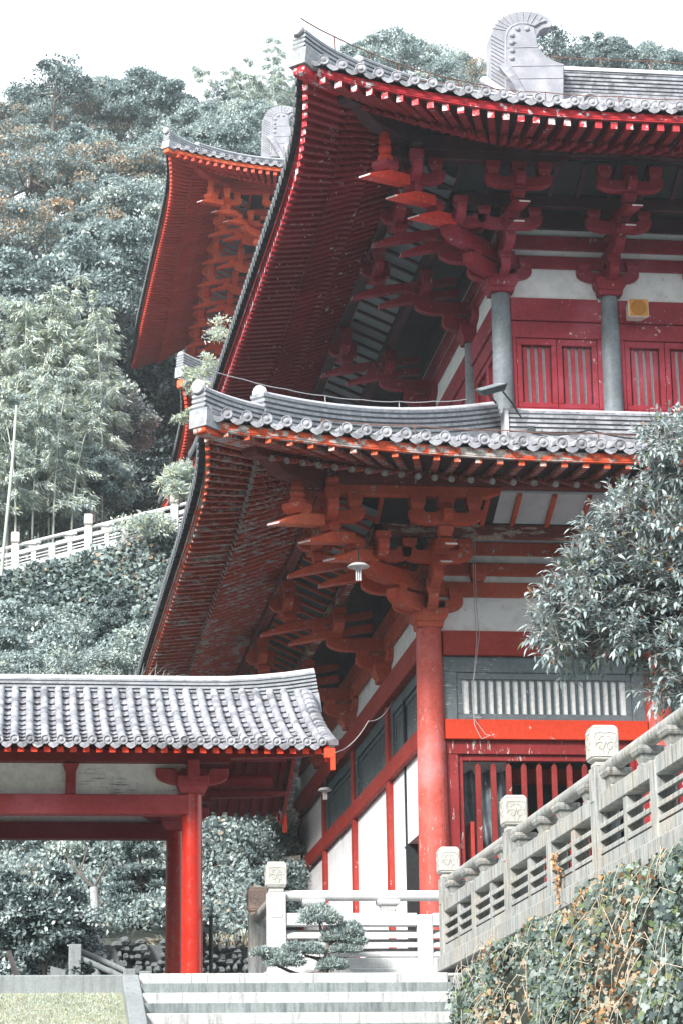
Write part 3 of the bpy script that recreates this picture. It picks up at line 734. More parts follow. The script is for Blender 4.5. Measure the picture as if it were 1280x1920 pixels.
lay_rafters(hall, HALLS, 2, 'flying_rafter'); lay_rafters(hall, HALLS, 3, 'round_rafter')
UPREC = HALLS[1]
# ------------------------------------------------------------------ the hall behind it on the hill: the same upper storey in brighter red
OFF = at(312, 247, Y=83)-V((4.72, 39.5, 19.85))
rear = thing('rear_hall', 'second red hall farther up the hill, orange-red brackets under its long curved side eave', 'temple hall', V((7.22, 42, 3.6))+OFF)
RM = {M[a].name: M[b] for a, b in (('crim', 'orange_red'), ('crim_b', 'orange_red'), ('crim_raft', 'orange_raft'), ('crim_dark', 'orange_raft'), ('vase', 'orange_red'), ('red_flat', 'orange_red'))}
for o in upper:
    if o.name.split('.')[0] in ('inner_room', 'window_jamb', 'window_rail', 'window_shutter'): continue
    if o.name.startswith('inner_room'): continue
    c = copy_tree(o, rear, RM)
    if o.name.startswith('bracket_set') and o.name == [q.name for q in upper if q.name.startswith('bracket_set')][4]:
        for dy in (2.5, 7.5, 12.4):
            c2 = copy_tree(o, rear, RM); c2.location.y += dy
    for k in c.children:
        if k.name.startswith('ridge_ornament') or k.name.startswith('main_ridge'): k.location.x -= 1.15
mb, mb2 = MB(), MB()
for e in UPREC[2]: UPREC[4](e, mb)
for e in UPREC[3]: UPREC[5](e, mb2)
for b_, nm in ((mb, 'flying_rafter_row'), (mb2, 'round_rafter_row')):
    b_.v = [tuple(V(p)+OFF) for p in b_.v]; b_.build(nm, ['orange_raft', 'orange_raft'], rear, kind='stuff')
w = MB(); w.box(9.28+OFF.x, 22, 44.1+OFF.y, 59.6+OFF.y, 16, 34.8); w.build('wall', 'red_flat', rear)
# a lower pavilion roof between the two
HALLS.clear()
pc = at(335, 712, Y=72)
PAV = Storey(pc.x+4.45, 76.45, pc.z-.55-2.05, pc.z-.55, .55, 6.0, lambda v: .30*v+.02*v*v, True, 0, 5.6); PAV.grow = .004
pav = thing('rear_pavilion', 'small red pavilion with weeds growing on its tiled roof, half hidden behind the nearest hall', 'pavilion', (PAV.front.C.x, 76.45, 18.0))
mats_o = dict(red='orange_red', peel='orange_red', raft='orange_raft', dark='orange_raft', board='orange_raft', sheath='orange_raft', fascia='orange_red')
build_storey(pav, PAV, 4.0, 10.0, .30, mats_o, [0], [], 'pav')
m = MB(); roof_slope(m, PAV, 0, PAV.front, 4.0, 4.9); roof_slope(m, PAV, 1, PAV.side, 10.0, 4.9); pr = m.build('roof', ['tile', 'tile_dk'], pav)
m = MB(); ridge_band(m, hip_path(PAV, 4.42, -.4, 12, 0, .25), .30, 5, .085, base=.10); m.build('hip_ridge', RH, pr)
w = MB(); w.box(PAV.front.C.x, PAV.front.C.x+5, 76.45, 82.1, 16, pc.z+.4); w.build('wall', 'red_flat', pav)
lay_rafters(pav, HALLS, 2, 'flying_rafter', 60); lay_rafters(pav, HALLS, 3, 'round_rafter', 60)
for o in pav.children:
    pass
# ------------------------------------------------------------------ ground, terrace, steps
def hsmooth(t): t = max(0.0, min(1.0, t)); return t*t*(3-2*t)
PROF = [(43, 2.40), (44.3, 2.4), (45.0, 4.35), (48, 5.0), (52, 6.6), (57, 9.3), (62, 12.9), (66, 14.4), (69.3, 15.8), (70.6, 16.9), (72, 18.0), (84, 18.4), (100, 19.5), (112, 26), (140, 46), (170, 64), (230, 88)]
def hz(x, y):
    z = float(np.interp(y, [p[0] for p in PROF], [p[1] for p in PROF]))
    wob = .5*math.sin(x*.31+y*.17)+.35*math.sin(x*.73-y*.41)
    if 45 < y: z += wob*min(1, (y-45)/12)*(1.0 if y < 66 or y > 104 else .25)
    if y > 104: z += -2.5*hsmooth((x+2)/14)*min(1, (y-104)/40)*(1 if x < 24 else 1)
    k = hsmooth((x-4.6)/1.9)*(1-hsmooth((y-64)/4))
    return z*(1-k)+2.3*k
m = MB(); m.box(-120, 120, -100, 236, -2.6, -1.6); struct(m.build('ground', 'soil'))
m = MB(); nr = 60; vs = []
for i in range(nr+1):
    an = math.radians(-12-204*i/nr)                 # from the right, round behind the viewer, to the left
    for rr, hh in ((46, -1.8), (56, 3), (70, 12+3*math.sin(i*.7)), (88, 24+4*math.sin(i*.5+1)), (104, 30+4*math.sin(i*.9))):
        rr *= 1 + .06*math.sin(i*1.3)
        vs.append((rr*math.cos(an)*1.0, 20+rr*math.sin(an), hh))
m.add(vs, [(i*5+k, (i+1)*5+k, (i+1)*5+k+1, i*5+k+1) for i in range(nr) for k in range(4)], 0, True)
struct(m.build('opposite_hillside', 'slope_green'))  # unseen slope added to keep low sky light out from under the eaves
m = MB(); xs = [-70+i*1.75 for i in range(81)]; ys = [43.0, 44.25, 45.05, 46]+[47+i*1.5 for i in range(122)]
m.add([(x, y, hz(x, y)) for y in ys for x in xs], [(j*81+i, j*81+i+1, (j+1)*81+i+1, (j+1)*81+i) for j in range(125) for i in range(80)], 0, True)
struct(m.build('hillside', 'soil'))
m = MB(); m.box(-30, 30, 29.62, 44.5, -1.59, 2.47); struct(m.build('landing_terrace', 'paving'))
m = MB(); m.box(5.24, 30, 6, 29.61, -1.59, 2.44); struct(m.build('raised_terrace', 'conc', bevel=.02))
for k in range(2): pass
m = MB(); m2 = MB()
for k in range(29):
    z = 2.475-.14*k; y1 = 29.62-.36*k
    (m2 if k % 2 else m).box(1.50, 5.16, y1-.36-(.012 if k % 2 == 0 else 0), y1+.3, z-.14, z-.0015)
struct(m.build('stone_steps', 'step', bevel=.008)); struct(m2.build('stained_stone_steps', 'step_d', bevel=.008))
m = MB(); m.box(-30, 1.50, 29.36, 29.63, .0, 2.47); struct(m.build('lawn_kerb', 'conc', bevel=.015))
m = MB(); m.hexa([(1.30, 29.36, 1.7), (1.30, 18, -2.2), (1.498, 18, -2.2), (1.498, 29.36, 1.7)], [(1.30, 29.36, 2.46), (1.30, 18, -1.45), (1.498, 18, -1.45), (1.498, 29.36, 2.46)])
struct(m.build('stair_cheek', 'conc', bevel=.012))
m = MB(); m.hexa([(-30, 18, -2.4), (1.299, 18, -2.4), (1.299, 29.36, 1.6), (-30, 29.36, 1.6)], [(-30, 18, -1.5), (1.299, 18, -1.5), (1.299, 29.36, 2.26), (-30, 29.36, 2.26)])
struct(m.build('lawn', 'lawn'))
# ------------------------------------------------------------------ stone balustrades
def balustrade(label, group, P, A, posts, mids, mat='stone', cap='cap', slope=0, ends=None, hs=1.0, bowls=True, base=.30, mid_rail=True, carve=True):
    """P: floor point, A: unit direction, posts / mids: distances along A of the capped and the low posts"""
    root = thing('stone_balustrade', label, 'balustrade', P, group)
    P = V(P); A = V(A); N = A.cross(V((0, 0, 1))); fr = Frame(P, A, N)
    rise = V((0, 0, slope))
    lo, hi = ends or (min(posts+mids), max(posts+mids))
    def slab(mb, t0, t1, n0, n1, z0, z1):
        c = [fr.p(t, n, z0+slope*t) for t, n in ((t0, n0), (t1, n0), (t1, n1), (t0, n1))]
        if A.cross(N).z < 0: c = c[::-1]
        mb.hexa(c, [q+V((0, 0, z1-z0)) for q in c])
    for t in posts:
        m = MB(); z0 = slope*t
        fr.box(m, t-.112, t+.112, -.112, .112, z0, z0+1.12*hs); m.prism([(-.072, .80*hs), (.072, .80*hs), (.072, 1.02*hs), (.04, 1.06*hs), (-.04, 1.06*hs), (-.072, 1.02*hs)], fr.p(t, .113, z0), A, (0, 0, 1), N*.012)
        o = m.build('post', mat, root, bevel=.012)
        m = MB(); h = z0+1.12*hs
        a, b = .095, .128
        fr.box(m, t-a, t+a, -a, a, h, h+.05)
        for za, zb, wa, wb in ((.05, .08, .10, b), (.08, .35, b, b), (.35, .385, b, .10)):
            lo_ = [fr.p(t-wa, -wa, h+za), fr.p(t+wa, -wa, h+za), fr.p(t+wa, wa, h+za), fr.p(t-wa, wa, h+za)]
            hi_ = [fr.p(t-wb, -wb, h+zb), fr.p(t+wb, -wb, h+zb), fr.p(t+wb, wb, h+zb), fr.p(t-wb, wb, h+zb)]
            if A.cross(N).z < 0: lo_, hi_ = lo_[::-1], hi_[::-1]
            m.hexa(lo_, hi_)
        c = m.build('post_cap', cap, o, bevel=.012)
        if carve:
            m = MB()
            for u_, w_ in ((A, N), (N, A), (A, -N), (N, -A)):
                cc = fr.p(t, 0, h+.21)+w_*.129
                for sg in (-1, 1):
                    sp = []
                    for k in range(15):
                        an = k*.52; r = .052*(1-k/17)
                        sp.append(cc+u_*(sg*(.045+r*math.cos(an)))+V((0, 0, -.03+r*math.sin(an))))
                    m.tube(sp, .0042, 4, 0, caps=False)
                    m.tube([cc+u_*(sg*x)+V((0, 0, z)) for x, z in ((.0, .095), (.05, .105), (.095, .09), (.105, .05), (.09, .0))], .0042, 4, 0, caps=False)
                    m.tube([cc+u_*(sg*x)+V((0, 0, z)) for x, z in ((.012, .07), (.045, .06), (.062, .035))], .004, 4, 0, caps=False)
                    m.tube([cc+u_*(sg*x)+V((0, 0, z)) for x, z in ((.015, -.10), (.03, -.06), (.008, -.02), (0, .03))], .004, 4, 0, caps=False)
            m.build('cloud_carving', 'carve', c)
    for t in mids:
        m = MB(); z0 = slope*t; fr.box(m, t-.10, t+.10, -.092, .092, z0, z0+.84*hs); m.build('post', mat, root, bevel=.012)
    allp = sorted([(t, .112) for t in posts]+[(t, .10) for t in mids])
    m = MB(); slab(m, lo-.12, hi+.12, -.15, .15, -.02, base*.55*hs); m.build('base_slab', mat, root, bevel=.012)
    for (t0, r0), (t1, r1) in zip(allp[:-1], allp[1:]):
        a, b = t0+r0, t1-r1
        m = MB(); slab(m, a, b, -.085, .085, base*.55*hs, base*hs); m.build('lower_panel', mat, root, bevel=.008)
        if mid_rail:
            m = MB(); slab(m, a, b, -.088, .088, .70*hs, .86*hs); m.build('middle_rail', mat, root, bevel=.01)
        n = 1 if b-a < 2.3 else 2
        cuts = [a]+[a+(b-a)*k/(n+1) for k in range(1, n+1)]+[b]
        for c in cuts[1:-1]:
            m = MB(); slab(m, c-.07, c+.07, -.075, .075, base*hs, .70*hs); m.build('stile', mat, root, bevel=.008)
        for c0, c1 in zip(cuts[:-1], cuts[1:]):
            c0 += .07 if c0 != a else 0; c1 -= .07 if c1 != b else 0
            for z in (.345, .46, .575):
                m = MB()
                q = [fr.p(c0, .085, (z-.035)*hs+slope*c0), fr.p(c1, .085, (z-.035)*hs+slope*c1), fr.p(c1, -.085, (z+.045)*hs+slope*c1), fr.p(c0, -.085, (z+.045)*hs+slope*c0)]
                if A.cross(N).z > 0: q = q[::-1]
                m.hexa(q, [p+V((0, 0, .045*hs)) for p in q]); m.build('slat', mat, root, bevel=.006)
        if bowls:
            for c in (a+.36, b-.36):
                m = MB(); z = slope*c
                for za, zb, wa, wb in ((.86, .885, .075, .075), (.885, .96, .06, .085), (.96, .99, .10, .115), (.99, 1.03, .115, .115)):
                    l4 = [fr.p(c-wa*1.25, -wa, z+za*hs), fr.p(c+wa*1.25, -wa, z+za*hs), fr.p(c+wa*1.25, wa, z+za*hs), fr.p(c-wa*1.25, wa, z+za*hs)]
                    h4 = [fr.p(c-wb*1.25, -wb, z+zb*hs), fr.p(c+wb*1.25, -wb, z+zb*hs), fr.p(c+wb*1.25, wb, z+zb*hs), fr.p(c-wb*1.25, wb, z+zb*hs)]
                    if A.cross(N).z < 0: l4, h4 = l4[::-1], h4[::-1]
                    m.hexa(l4, h4)
                m.build('rail_bracket', mat, root, bevel=.006)
    ps = sorted(posts)
    ends_ = [lo]+ps+[hi]
    for t0, t1 in zip(ends_[:-1], ends_[1:]):
        if t1-t0 < .3: continue
        a = t0+.11; b = t1-.11
        m = MB(); m.tube([fr.p(a, 0, 1.085*hs+slope*a), fr.p(b, 0, 1.085*hs+slope*b)], .068*hs, 14); m.build('handrail', mat, root)
    return root
BG = 'carved stone balustrades'
balustrade('weathered grey stone balustrade running toward the viewer on top of the ivy-covered wall', BG, (5.33, 30, 2.56), (0, -1, 0), [0, 4.12, 8.24, 12.4], [2.06, 6.18, 10.3], ends=(0, 12.4))
balustrade('clean white stone balustrade facing the viewer behind the little cloud-pruned pine', BG, (3.30, 31, 2.50), (1, 0, 0), [0, 4.0], [1.88], mat='stone_w', ends=(0, 5.6))
balustrade('short stone balustrade with a pinkish post cap receding left of the white one', BG, (3.30, 31.24, 2.48), (0, 1, 0), [2.25], [], cap='stone_p', ends=(0, 2.25))
balustrade('pale distant stone balustrade climbing the hillside below the bamboo', BG, (-.14-1.35, 70, 17.02), (1, 0, 0), [1.35, 3.47, 6.0, -1.0], [2.42, 4.55, .2, 7.2], slope=.28, hs=.80, ends=(-1, 7.2), mat='stone_w', carve=False)
# ------------------------------------------------------------------ the covered gateway on the left
gate = thing('covered_gateway', 'low red covered gateway with grey scalloped tile roof and round lacquered columns at left', 'gateway', (2.31, 32, 2.47))
G_Y0, G_Y1, G_X = 32.0, 35.4, 2.31
gf = Frame((G_X, G_Y0, 0), (1, 0, 0), (0, -1, 0))
for x in (G_X, -1.85):
    for y in (G_Y0, G_Y1): column(x, y, 2.47, 5.02, .140, .128, 'gate_red', gate)
for y, nm in ((G_Y0, 'front'), (G_Y1, 'back')):
    fr = Frame((G_X, y, 0), (1, 0, 0), (0, -1, 0))
    fr_mat = 'gate_beam' if nm == 'front' else 'gate_dark'
    if nm == 'front':
        fbox(fr, 'tie_beam', fr_mat, -4.2, .02, -.115, .115, 4.745, 5.005, gate)
        fbox(fr, 'wall_board', 'board', -4.2, -.02, -.06, -.035, 5.006, 5.43, gate, 0)
        m = MB(); fr.box(m, -1.655, -1.525, -.034, .05, 5.006, 5.34); m.hexa([fr.p(-1.655, .06, 5.30), fr.p(-1.525, .06, 5.30), fr.p(-1.525, -.033, 5.30), fr.p(-1.655, -.033, 5.30)], [fr.p(-1.70, .09, 5.42), fr.p(-1.48, .09, 5.42), fr.p(-1.48, -.033, 5.42), fr.p(-1.70, -.033, 5.42)])
        m.build('board_strut', 'gate_beam', gate, bevel=.008)
    else:
        fbox(fr, 'tie_beam', fr_mat, -4.2, .02, -.115, .115, 4.895, 5.13, gate)
        fbox(fr, 'wall_board', 'board', -4.2, -.02, -.06, -.035, 5.131, 5.43, gate, 0)
    for x in (0, -4.16):
        m = MB()
        a, b = .16, .21
        l4 = [fr.p(x-a, a, 5.02), fr.p(x+a, a, 5.02), fr.p(x+a, -a, 5.02), fr.p(x-a, -a, 5.02)]; h4 = [fr.p(x-b, b, 5.12), fr.p(x+b, b, 5.12), fr.p(x+b, -b, 5.12), fr.p(x-b, -b, 5.12)]
        m.hexa(l4, h4); m.hexa(h4, [p+V((0, 0, .13)) for p in h4]); o = m.build('bearing_block', 'gate_beam', gate, bevel=.01)
        m = MB(); fr.arm(m, x, 0, 5.14, .48, h=.22, w=.13); m.build('bracket_arm', 'gate_beam', o, bevel=.008)
        m = MB(); fr.box(m, x-.075, x+.075, -.3, .30, 5.19, 5.44); m.build('beam_head', 'gate_beam', o, bevel=.008)
    m = MB(); m.prism([(-5, 5.44), (-5, 5.60), (1.62, 5.60), (1.62, 5.56), (1.35, 5.52), (.5, 5.50), (.5, 5.44)][::-1], fr.p(0, 0, 0), fr.A, (0, 0, 1), fr.N*.16); m.build('eave_beam', 'gate_dark', gate, bevel=.008)
m = MB(); m.tube([(-5, 33.7, 5.98), (3.72, 33.7, 5.98)], .11, 14); m.build('ridge_purlin', 'gate_dark', gate)
for x in (G_X, -1.85):
    m = MB(); m.box(x-.1, x+.1, G_Y0+.15, G_Y1-.15, 5.24, 5.43); m.build('cross_beam', 'gate_dark', gate, bevel=.01)
m = MB(); m.tube([(-5, 32.6, 5.66), (3.62, 32.6, 5.66)], .09, 12); m.build('purlin', 'gate_dark', gate)
m = MB(); m.tube([(-5, 34.8, 5.66), (3.66, 34.8, 5.66)], .09, 12); m.build('purlin', 'gate_dark', gate)
# roof
YC = 33.7
def gz(v): return 5.50+.30*v+.052*v*v        # v metres in from the front (or back) tile edge
def gp(x, v, dz=0, back=False): return V((x, (30.9+v) if not back else (2*YC-30.9-v), gz(v)+dz))
GT = .196
m = MB(); xs = [3.90-GT*i for i in range(38)]
for back in (False, True):
    nv = 9; vm = 2.75
    for i, x in enumerate(xs):
        r = .053; vs = []
        for j in range(nv+1):
            c = gp(x, vm*j/nv, .045, back); vs += [c+V((r*math.cos(a), 0, r*math.sin(a))) for a in (-.3, .4, 1.05, 1.57, 2.09, 2.74, 3.44)]
        m.add(vs, [(j*7+q, j*7+q+1, (j+1)*7+q+1, (j+1)*7+q) for j in range(nv) for q in range(6)], 0, True)
        tile_face(m, gp(x, -.006, .045, back), V((0, -1, 0)) if not back else V((0, 1, 0)), None, r+.008)
        sg = 11; vs = []; fs = []
        for j in range(sg):
            for v, dz in ((vm*j/sg, .017), (vm*(j+1)/sg, 0)):
                for a, dd in zip((0, .25, .5, .75, 1), (0, -.03, -.04, -.03, 0)): vs.append(gp(x-GT*a if i < 37 else x, v, .02+dd+dz, back)+V((0, (-.03 if not back else .03)*math.sin(math.pi*a) if dz else 0, 0)))
        for j in range(2*sg-1): fs += [(j*5+q, j*5+q+1, (j+1)*5+q+1, (j+1)*5+q) for q in range(4)]
        m.add(vs, fs)
        top = vs[:5]; bot = [gp(x-GT*a, -.02, .045+l, back) for a, l in zip((0, .25, .5, .75, 1), (-.02, -.085, -.11, -.085, -.02))]
        m.add(top+bot, [(q, q+5, q+6, q+1) for q in range(4)])
gr = m.build('tiled_roof', 'tile', gate)
# verge tiles over the gable
for back in (False, True):
    m = MB()
    for j in range(14):
        v = 2.7*j/14; c = gp(4.02, v, .03, back); c2 = gp(4.02, v+.21, .0, back)
        m.sweep([c, c2], [(.10*math.cos(a), .10*math.sin(a)*.8) for a in (-.4, .3, 1.0, 1.57, 2.1, 2.8, 3.5)], 0)
    m.build('verge_tiles', 'tile', gr)
m = MB(); path = [V((x, YC, 6.545+.055*max(0, x-2.6)**2)) for x in [-4.2+.42*i for i in range(21)]]
ridge_band(m, path, .26, 6, .052, base=.03, top_r=.10)
m.sweep(path[:20], [(-.22, -.12), (.22, -.12), (.22, -.02), (-.22, -.02)], 2)
m.build('roof_ridge', RH, gr)
for back in (False, True):
    for i in range(46):
        x = 3.86-.165*i; m = MB()
        a, b = gp(x, .06, -.125, back), gp(x, 1.7, -.125, back); w_ = V((.042, 0, 0))
        if back: m.hexa([a+w_, b+w_, b-w_, a-w_], [p+V((0, 0, .075)) for p in (a+w_, b+w_, b-w_, a-w_)])
        else: m.hexa([a-w_, b-w_, b+w_, a+w_], [p+V((0, 0, .075)) for p in (a-w_, b-w_, b+w_, a+w_)])
        if back and i > 20: continue
        m.m = [0, 0, 0, 0, 0, 1] if not back else [0]*6
        m.build('rafter', ['gate_dark', 'raft_end'], gate)
for back in (False, True):
    m = MB(); vs = []
    for j in range(8):
        v = .02+2.75*j/7
        for dz in (-.045, -.018):
            for x in (-5, 3.92): vs.append(gp(x, v, dz, back))
    m.add(vs, [(j*4+0, j*4+1, j*4+5, j*4+4) for j in range(7)]+[(j*4+2, j*4+6, j*4+7, j*4+3) for j in range(7)]); m.build('eave_board', 'gate_dark', gate)
    m = MB(); m.sweep([gp(3.97, 2.8*j/8, -.12, back) for j in range(9)], [(-.025, -.10), (.025, -.10), (.025, .10), (-.025, .10)], 0); m.build('barge_board', 'gate_red', gate)
    m = MB(); e = gp(3.97, -.04, -.14, back); m.box(e.x-.05, e.x+.09, e.y-.035, e.y+.035, e.z-.02, e.z+.10); m.box(e.x+.03, e.x+.09, e.y-.034, e.y+.034, e.z-.18, e.z-.02); m.build('barge_end', 'raft_end', gate)
# ------------------------------------------------------------------ fittings, lamps and wires
t_ = thing('loudspeaker', 'cream loudspeaker with orange round cone on the upper red beam', 'loudspeaker', (11.71, 43.72, 16.3))
m = MB(); m.hexa([(11.52, 43.40, 16.13), (11.93, 43.40, 16.13), (11.86, 43.76, 16.16), (11.56, 43.76, 16.16)], [(11.52, 43.40, 16.50), (11.93, 43.40, 16.50), (11.86, 43.76, 16.46), (11.56, 43.76, 16.46)]); m.build('cabinet', 'cream', t_, bevel=.02)
m = MB(); m.box(11.545, 11.905, 43.385, 43.399, 16.15, 16.48); m.build('front_baffle', 'cone', t_, bevel=.005)
m = MB(); m.lathe([(.15, 0), (.15, .012), (.13, .016), (.06, .0), (.05, .012), (.02, .018)], (11.725, 43.386, 16.315), 20, axis=(0, -1, 0)); m.build('speaker_cone', paint('amber_cone', (.42, .17, .02), fade=.3), t_)
m = MB(); m.box(11.68, 11.77, 43.70, 43.82, 16.24, 16.4); m.build('wall_bracket', 'black', t_)
fl_o = V((8.65, 42.75, 14.36))
t_ = thing('floodlight', 'grey floodlight tilted on a bent cable above the lower roof ridge', 'floodlight', (9.2, 43.15, 13.62))
m = MB(); R_ = Matrix.Rotation(math.radians(-17), 3, 'Y') @ Matrix.Rotation(math.radians(22), 3, 'X')
def rot_hexa(mb, c, sx, sy, z0, z1, k=1.0, mi=0):
    mb.hexa([c+R_ @ V(p) for p in ((-sx*k, -sy*k, z0), (sx*k, -sy*k, z0), (sx*k, sy*k, z0), (-sx*k, sy*k, z0))], [c+R_ @ V(p) for p in ((-sx, -sy, z1), (sx, -sy, z1), (sx, sy, z1), (-sx, sy, z1))], mi)
rot_hexa(m, fl_o, .26, .20, -.07, .03, .8); rot_hexa(m, fl_o, .275, .215, .03, .05)
hd = m.build('lamp_head', 'black', t_, bevel=.008)
m = MB(); rot_hexa(m, fl_o, .235, .175, .051, .058); m.build('lamp_glass', 'glassy', hd)
m = MB(); m.tube([fl_o+V((.22, .05, -.02)), fl_o+V((.42, .15, -.22)), fl_o+V((.62, .25, -.5)), (9.42, 43.05, 13.72)], .016, 6); m.build('lamp_cable', 'cable', t_)
m = MB(); m.box(9.36, 9.48, 42.93, 42.99, 13.58, 13.72); m.build('junction_box', 'black', t_, bevel=.006)
m = MB(); m.tube([fl_o+V((-.05, .1, -.06)), V((8.8, 43.1, 14.2))], .02, 6); m.build('lamp_arm', 'black', t_)
def disc_lamp(label, c, r):
    t = thing('disc_lamp', label, 'lamp', c, 'white disc lamps under the eaves'); c = V(c)
    m = MB(); m.lathe([(.02, .05), (r*.7, .045), (r, .0), (r*.96, -.015), (r*.3, .0)], c, 20); m.build('lamp_shade', 'lampw', t)
    for dx in (-.035, .0, .035):
        m = MB(); m.tube([c+V((dx, 0, -.01)), c+V((dx, 0, -.26*r/.2))], .014, 8); m.build('lamp_tube', 'lampw', t)
    m = MB(); m.tube([c+V((0, 0, .04)), c+V((0, 0, .34))], .012, 6); m.build('lamp_stem', 'black', t)
disc_lamp('white disc lamp with hanging tubes under the corner brackets of the lower eave', (5.66, 39.75, 10.13), .19)
disc_lamp('small pale disc lamp beside the gateway roof end, low on the long side wall', at(610, 1482, X=6.75), .16)
def cable(name, label, pts, r, mat, cat='cable', posts=()):
    P = []
    pts = [V(p) for p in pts]
    for i in range(len(pts)-1):
        a, b = pts[i], pts[i+1]
        for k in range(8):
            s = k/8; q = a.lerp(b, s); q.z -= .018*(b-a).length*4*s*(1-s); P.append(q)
    P.append(pts[-1]); m = MB(); m.tube(P, r, 5)
    for p in posts: p = V(p); m.tube([p, p+V((0.02, 0, -.38))], r*1.1, 5)
    o = m.build(name, mat); tag(o, label, cat); return o
hp = hip_path(UPS, 4.35, -1.2, 8, .78)
cable('lightning_cable', 'rusty lightning cable strung along the top corner ridge to the owl-tail ornament', hp[:7]+[V((10.6, 47, 22.4))], .013, 'rust', posts=hp[1:7])
pe = [fu.p(u, 2.8, UPS.tile_z(0, u, 1.45)+.42) for u in (-2.4, -1, .4, 1.8, 3.2, 4.6, 6)]
cable('lightning_cable', 'thin cable on short rods just above the topmost tiled eave', pe, .010, 'rust', posts=pe)
pr_ = [V((12.2+i*1.2, 51.9, zr+1.05)) for i in range(5)]
cable('lightning_cable', 'thin cable running along the main ridge right of the ornament', [V((11.2, 51.5, 25.9))]+pr_, .012, 'rust', posts=pr_)
hl = hip_path(LOW, 4.35, -1.0, 7, .80)
cable('lightning_cable', 'pale cable looping over the corner ridge of the lower roof', hl, .008, 'wire', posts=[hl[3], hl[5]])
le = [f.p(u, 2.6, LOW.tile_z(0, u, 1.6)+.36) for u in (-2.2, -.6, 1.0, 2.6, 4.2)]
cable('lightning_cable', 'thin dark cable on rods above the tiles of the lower front eave', le, .010, 'rust', posts=le)
cable('power_cable', 'black power cable lying along the lower ridge right of the junction box', [(9.42, 42.92, 13.60), (9.9, 42.85, 13.52), (10.5, 42.8, 13.62), (11.2, 42.7, 13.45), (12.5, 42.7, 13.5)], .018, 'cable')
wx = at(890, 1040, Y=41.6)
cable('hanging_wire', 'longer of the pale wires dangling down the front wall past the barred window', [at(885, 1000, Y=41.0), at(888, 1120, Y=41.7), at(893, 1200, Y=41.75), at(886, 1280, Y=41.78), at(890, 1350, Y=41.78), at(910, 1378, Y=41.79), at(920, 1379, Y=41.79)], .0065, 'wire', 'wire')
cable('hanging_wire', 'single loose wire ending in a loop below the barred window', [at(889, 1010, Y=41.0), at(892, 1130, Y=41.68), at(898, 1190, Y=41.72), at(884, 1300, Y=41.76), at(889, 1360, Y=41.76), at(902, 1386, Y=41.77), at(918, 1379, Y=41.77)], .0065, 'wire', 'wire')
cable('span_wire', 'pale wire stretched from the gateway roof end up to the side wall', [at(606, 1414, Y=30.95), at(690, 1352, Y=39), at(735, 1316, X=6.98)], .007, 'wire', 'wire')
m = MB(); a = at(503, 1614, Y=60.5); m.tube([a, V((7.05, 60.5, a.z+.06))], .075, 10)
tag(m.build('bamboo_pole', 'cream'), 'pale bamboo pole sticking out past the far end of the side wall', 'pole')
# lamp post behind the gateway
lp = at(396, 1800, Y=37.5); t_ = thing('lamp_post', 'slim black lamp post with a side lantern behind the gateway column', 'street lamp', (lp.x, 37.5, 2.47))
zt_ = at(396, 1722, Y=37.5).z
m = MB(); m.tube([(lp.x, 37.5, 2.47), (lp.x, 37.5, zt_)], .032, 10); m.lathe([(.06, 0), (.06, .03), (.03, .06), (.01, .12)], (lp.x, 37.5, zt_), 10); m.build('pole', 'black', t_)
m = MB(); m.tube([(lp.x, 37.5, zt_-.12), (lp.x-.14, 37.5, zt_-.10)], .018, 6); m.build('side_arm', 'black', t_)
m = MB(); c = V((lp.x-.15, 37.5, zt_-.16))
m.hexa([c+V(p) for p in ((-.11, -.11, -.06), (.11, -.11, -.06), (.11, .11, -.06), (-.11, .11, -.06))], [c+V(p) for p in ((-.03, -.03, .06), (.03, -.03, .06), (.03, .03, .06), (-.03, .03, .06))])
for k in range(5): m.box(c.x-.08, c.x+.08, c.y-.08, c.y+.08, c.z-.12-.07*k, c.z-.09-.07*k)
m.box(c.x-.06, c.x+.06, c.y-.06, c.y+.06, c.z-.42, c.z-.07); m.build('lantern', 'black', t_)
# stair rail glimpsed under the gateway
t_ = thing('stair_railing', 'grey stone stair railing with two round rails and square posts glimpsed under the gateway', 'railing', (2.0, 40, 2.47))
for dy, dz in ((0, 0), (.5, .12)):
    m = MB(); m.tube([at(138, 1792, Y=40+dy)+V((0, 0, dz)), at(232, 1834, Y=40+dy)+V((0, 0, dz))], .05, 10); m.build('handrail', 'conc', t_)
for px, y0, wd in ((141, 1772, .1), (243, 1818, .1), (273, 1822, .1)):
    p = at(px, y0, Y=40); m = MB(); m.box(p.x-wd, p.x+wd, 39.9, 40.1, 2.3, p.z); m.build('post', 'conc', t_, bevel=.01)
m = MB(); a, b = at(95, 1812, Y=40.2), at(180, 1836, Y=40.2); m.hexa([a+V((0, 0, -.5)), b+V((0, 0, -.5)), b+V((0, .3, -.5)), a+V((0, .3, -.5))], [a, b, b+V((0, .3, 0)), a+V((0, .3, 0))]); m.build('stringer', 'conc', t_)
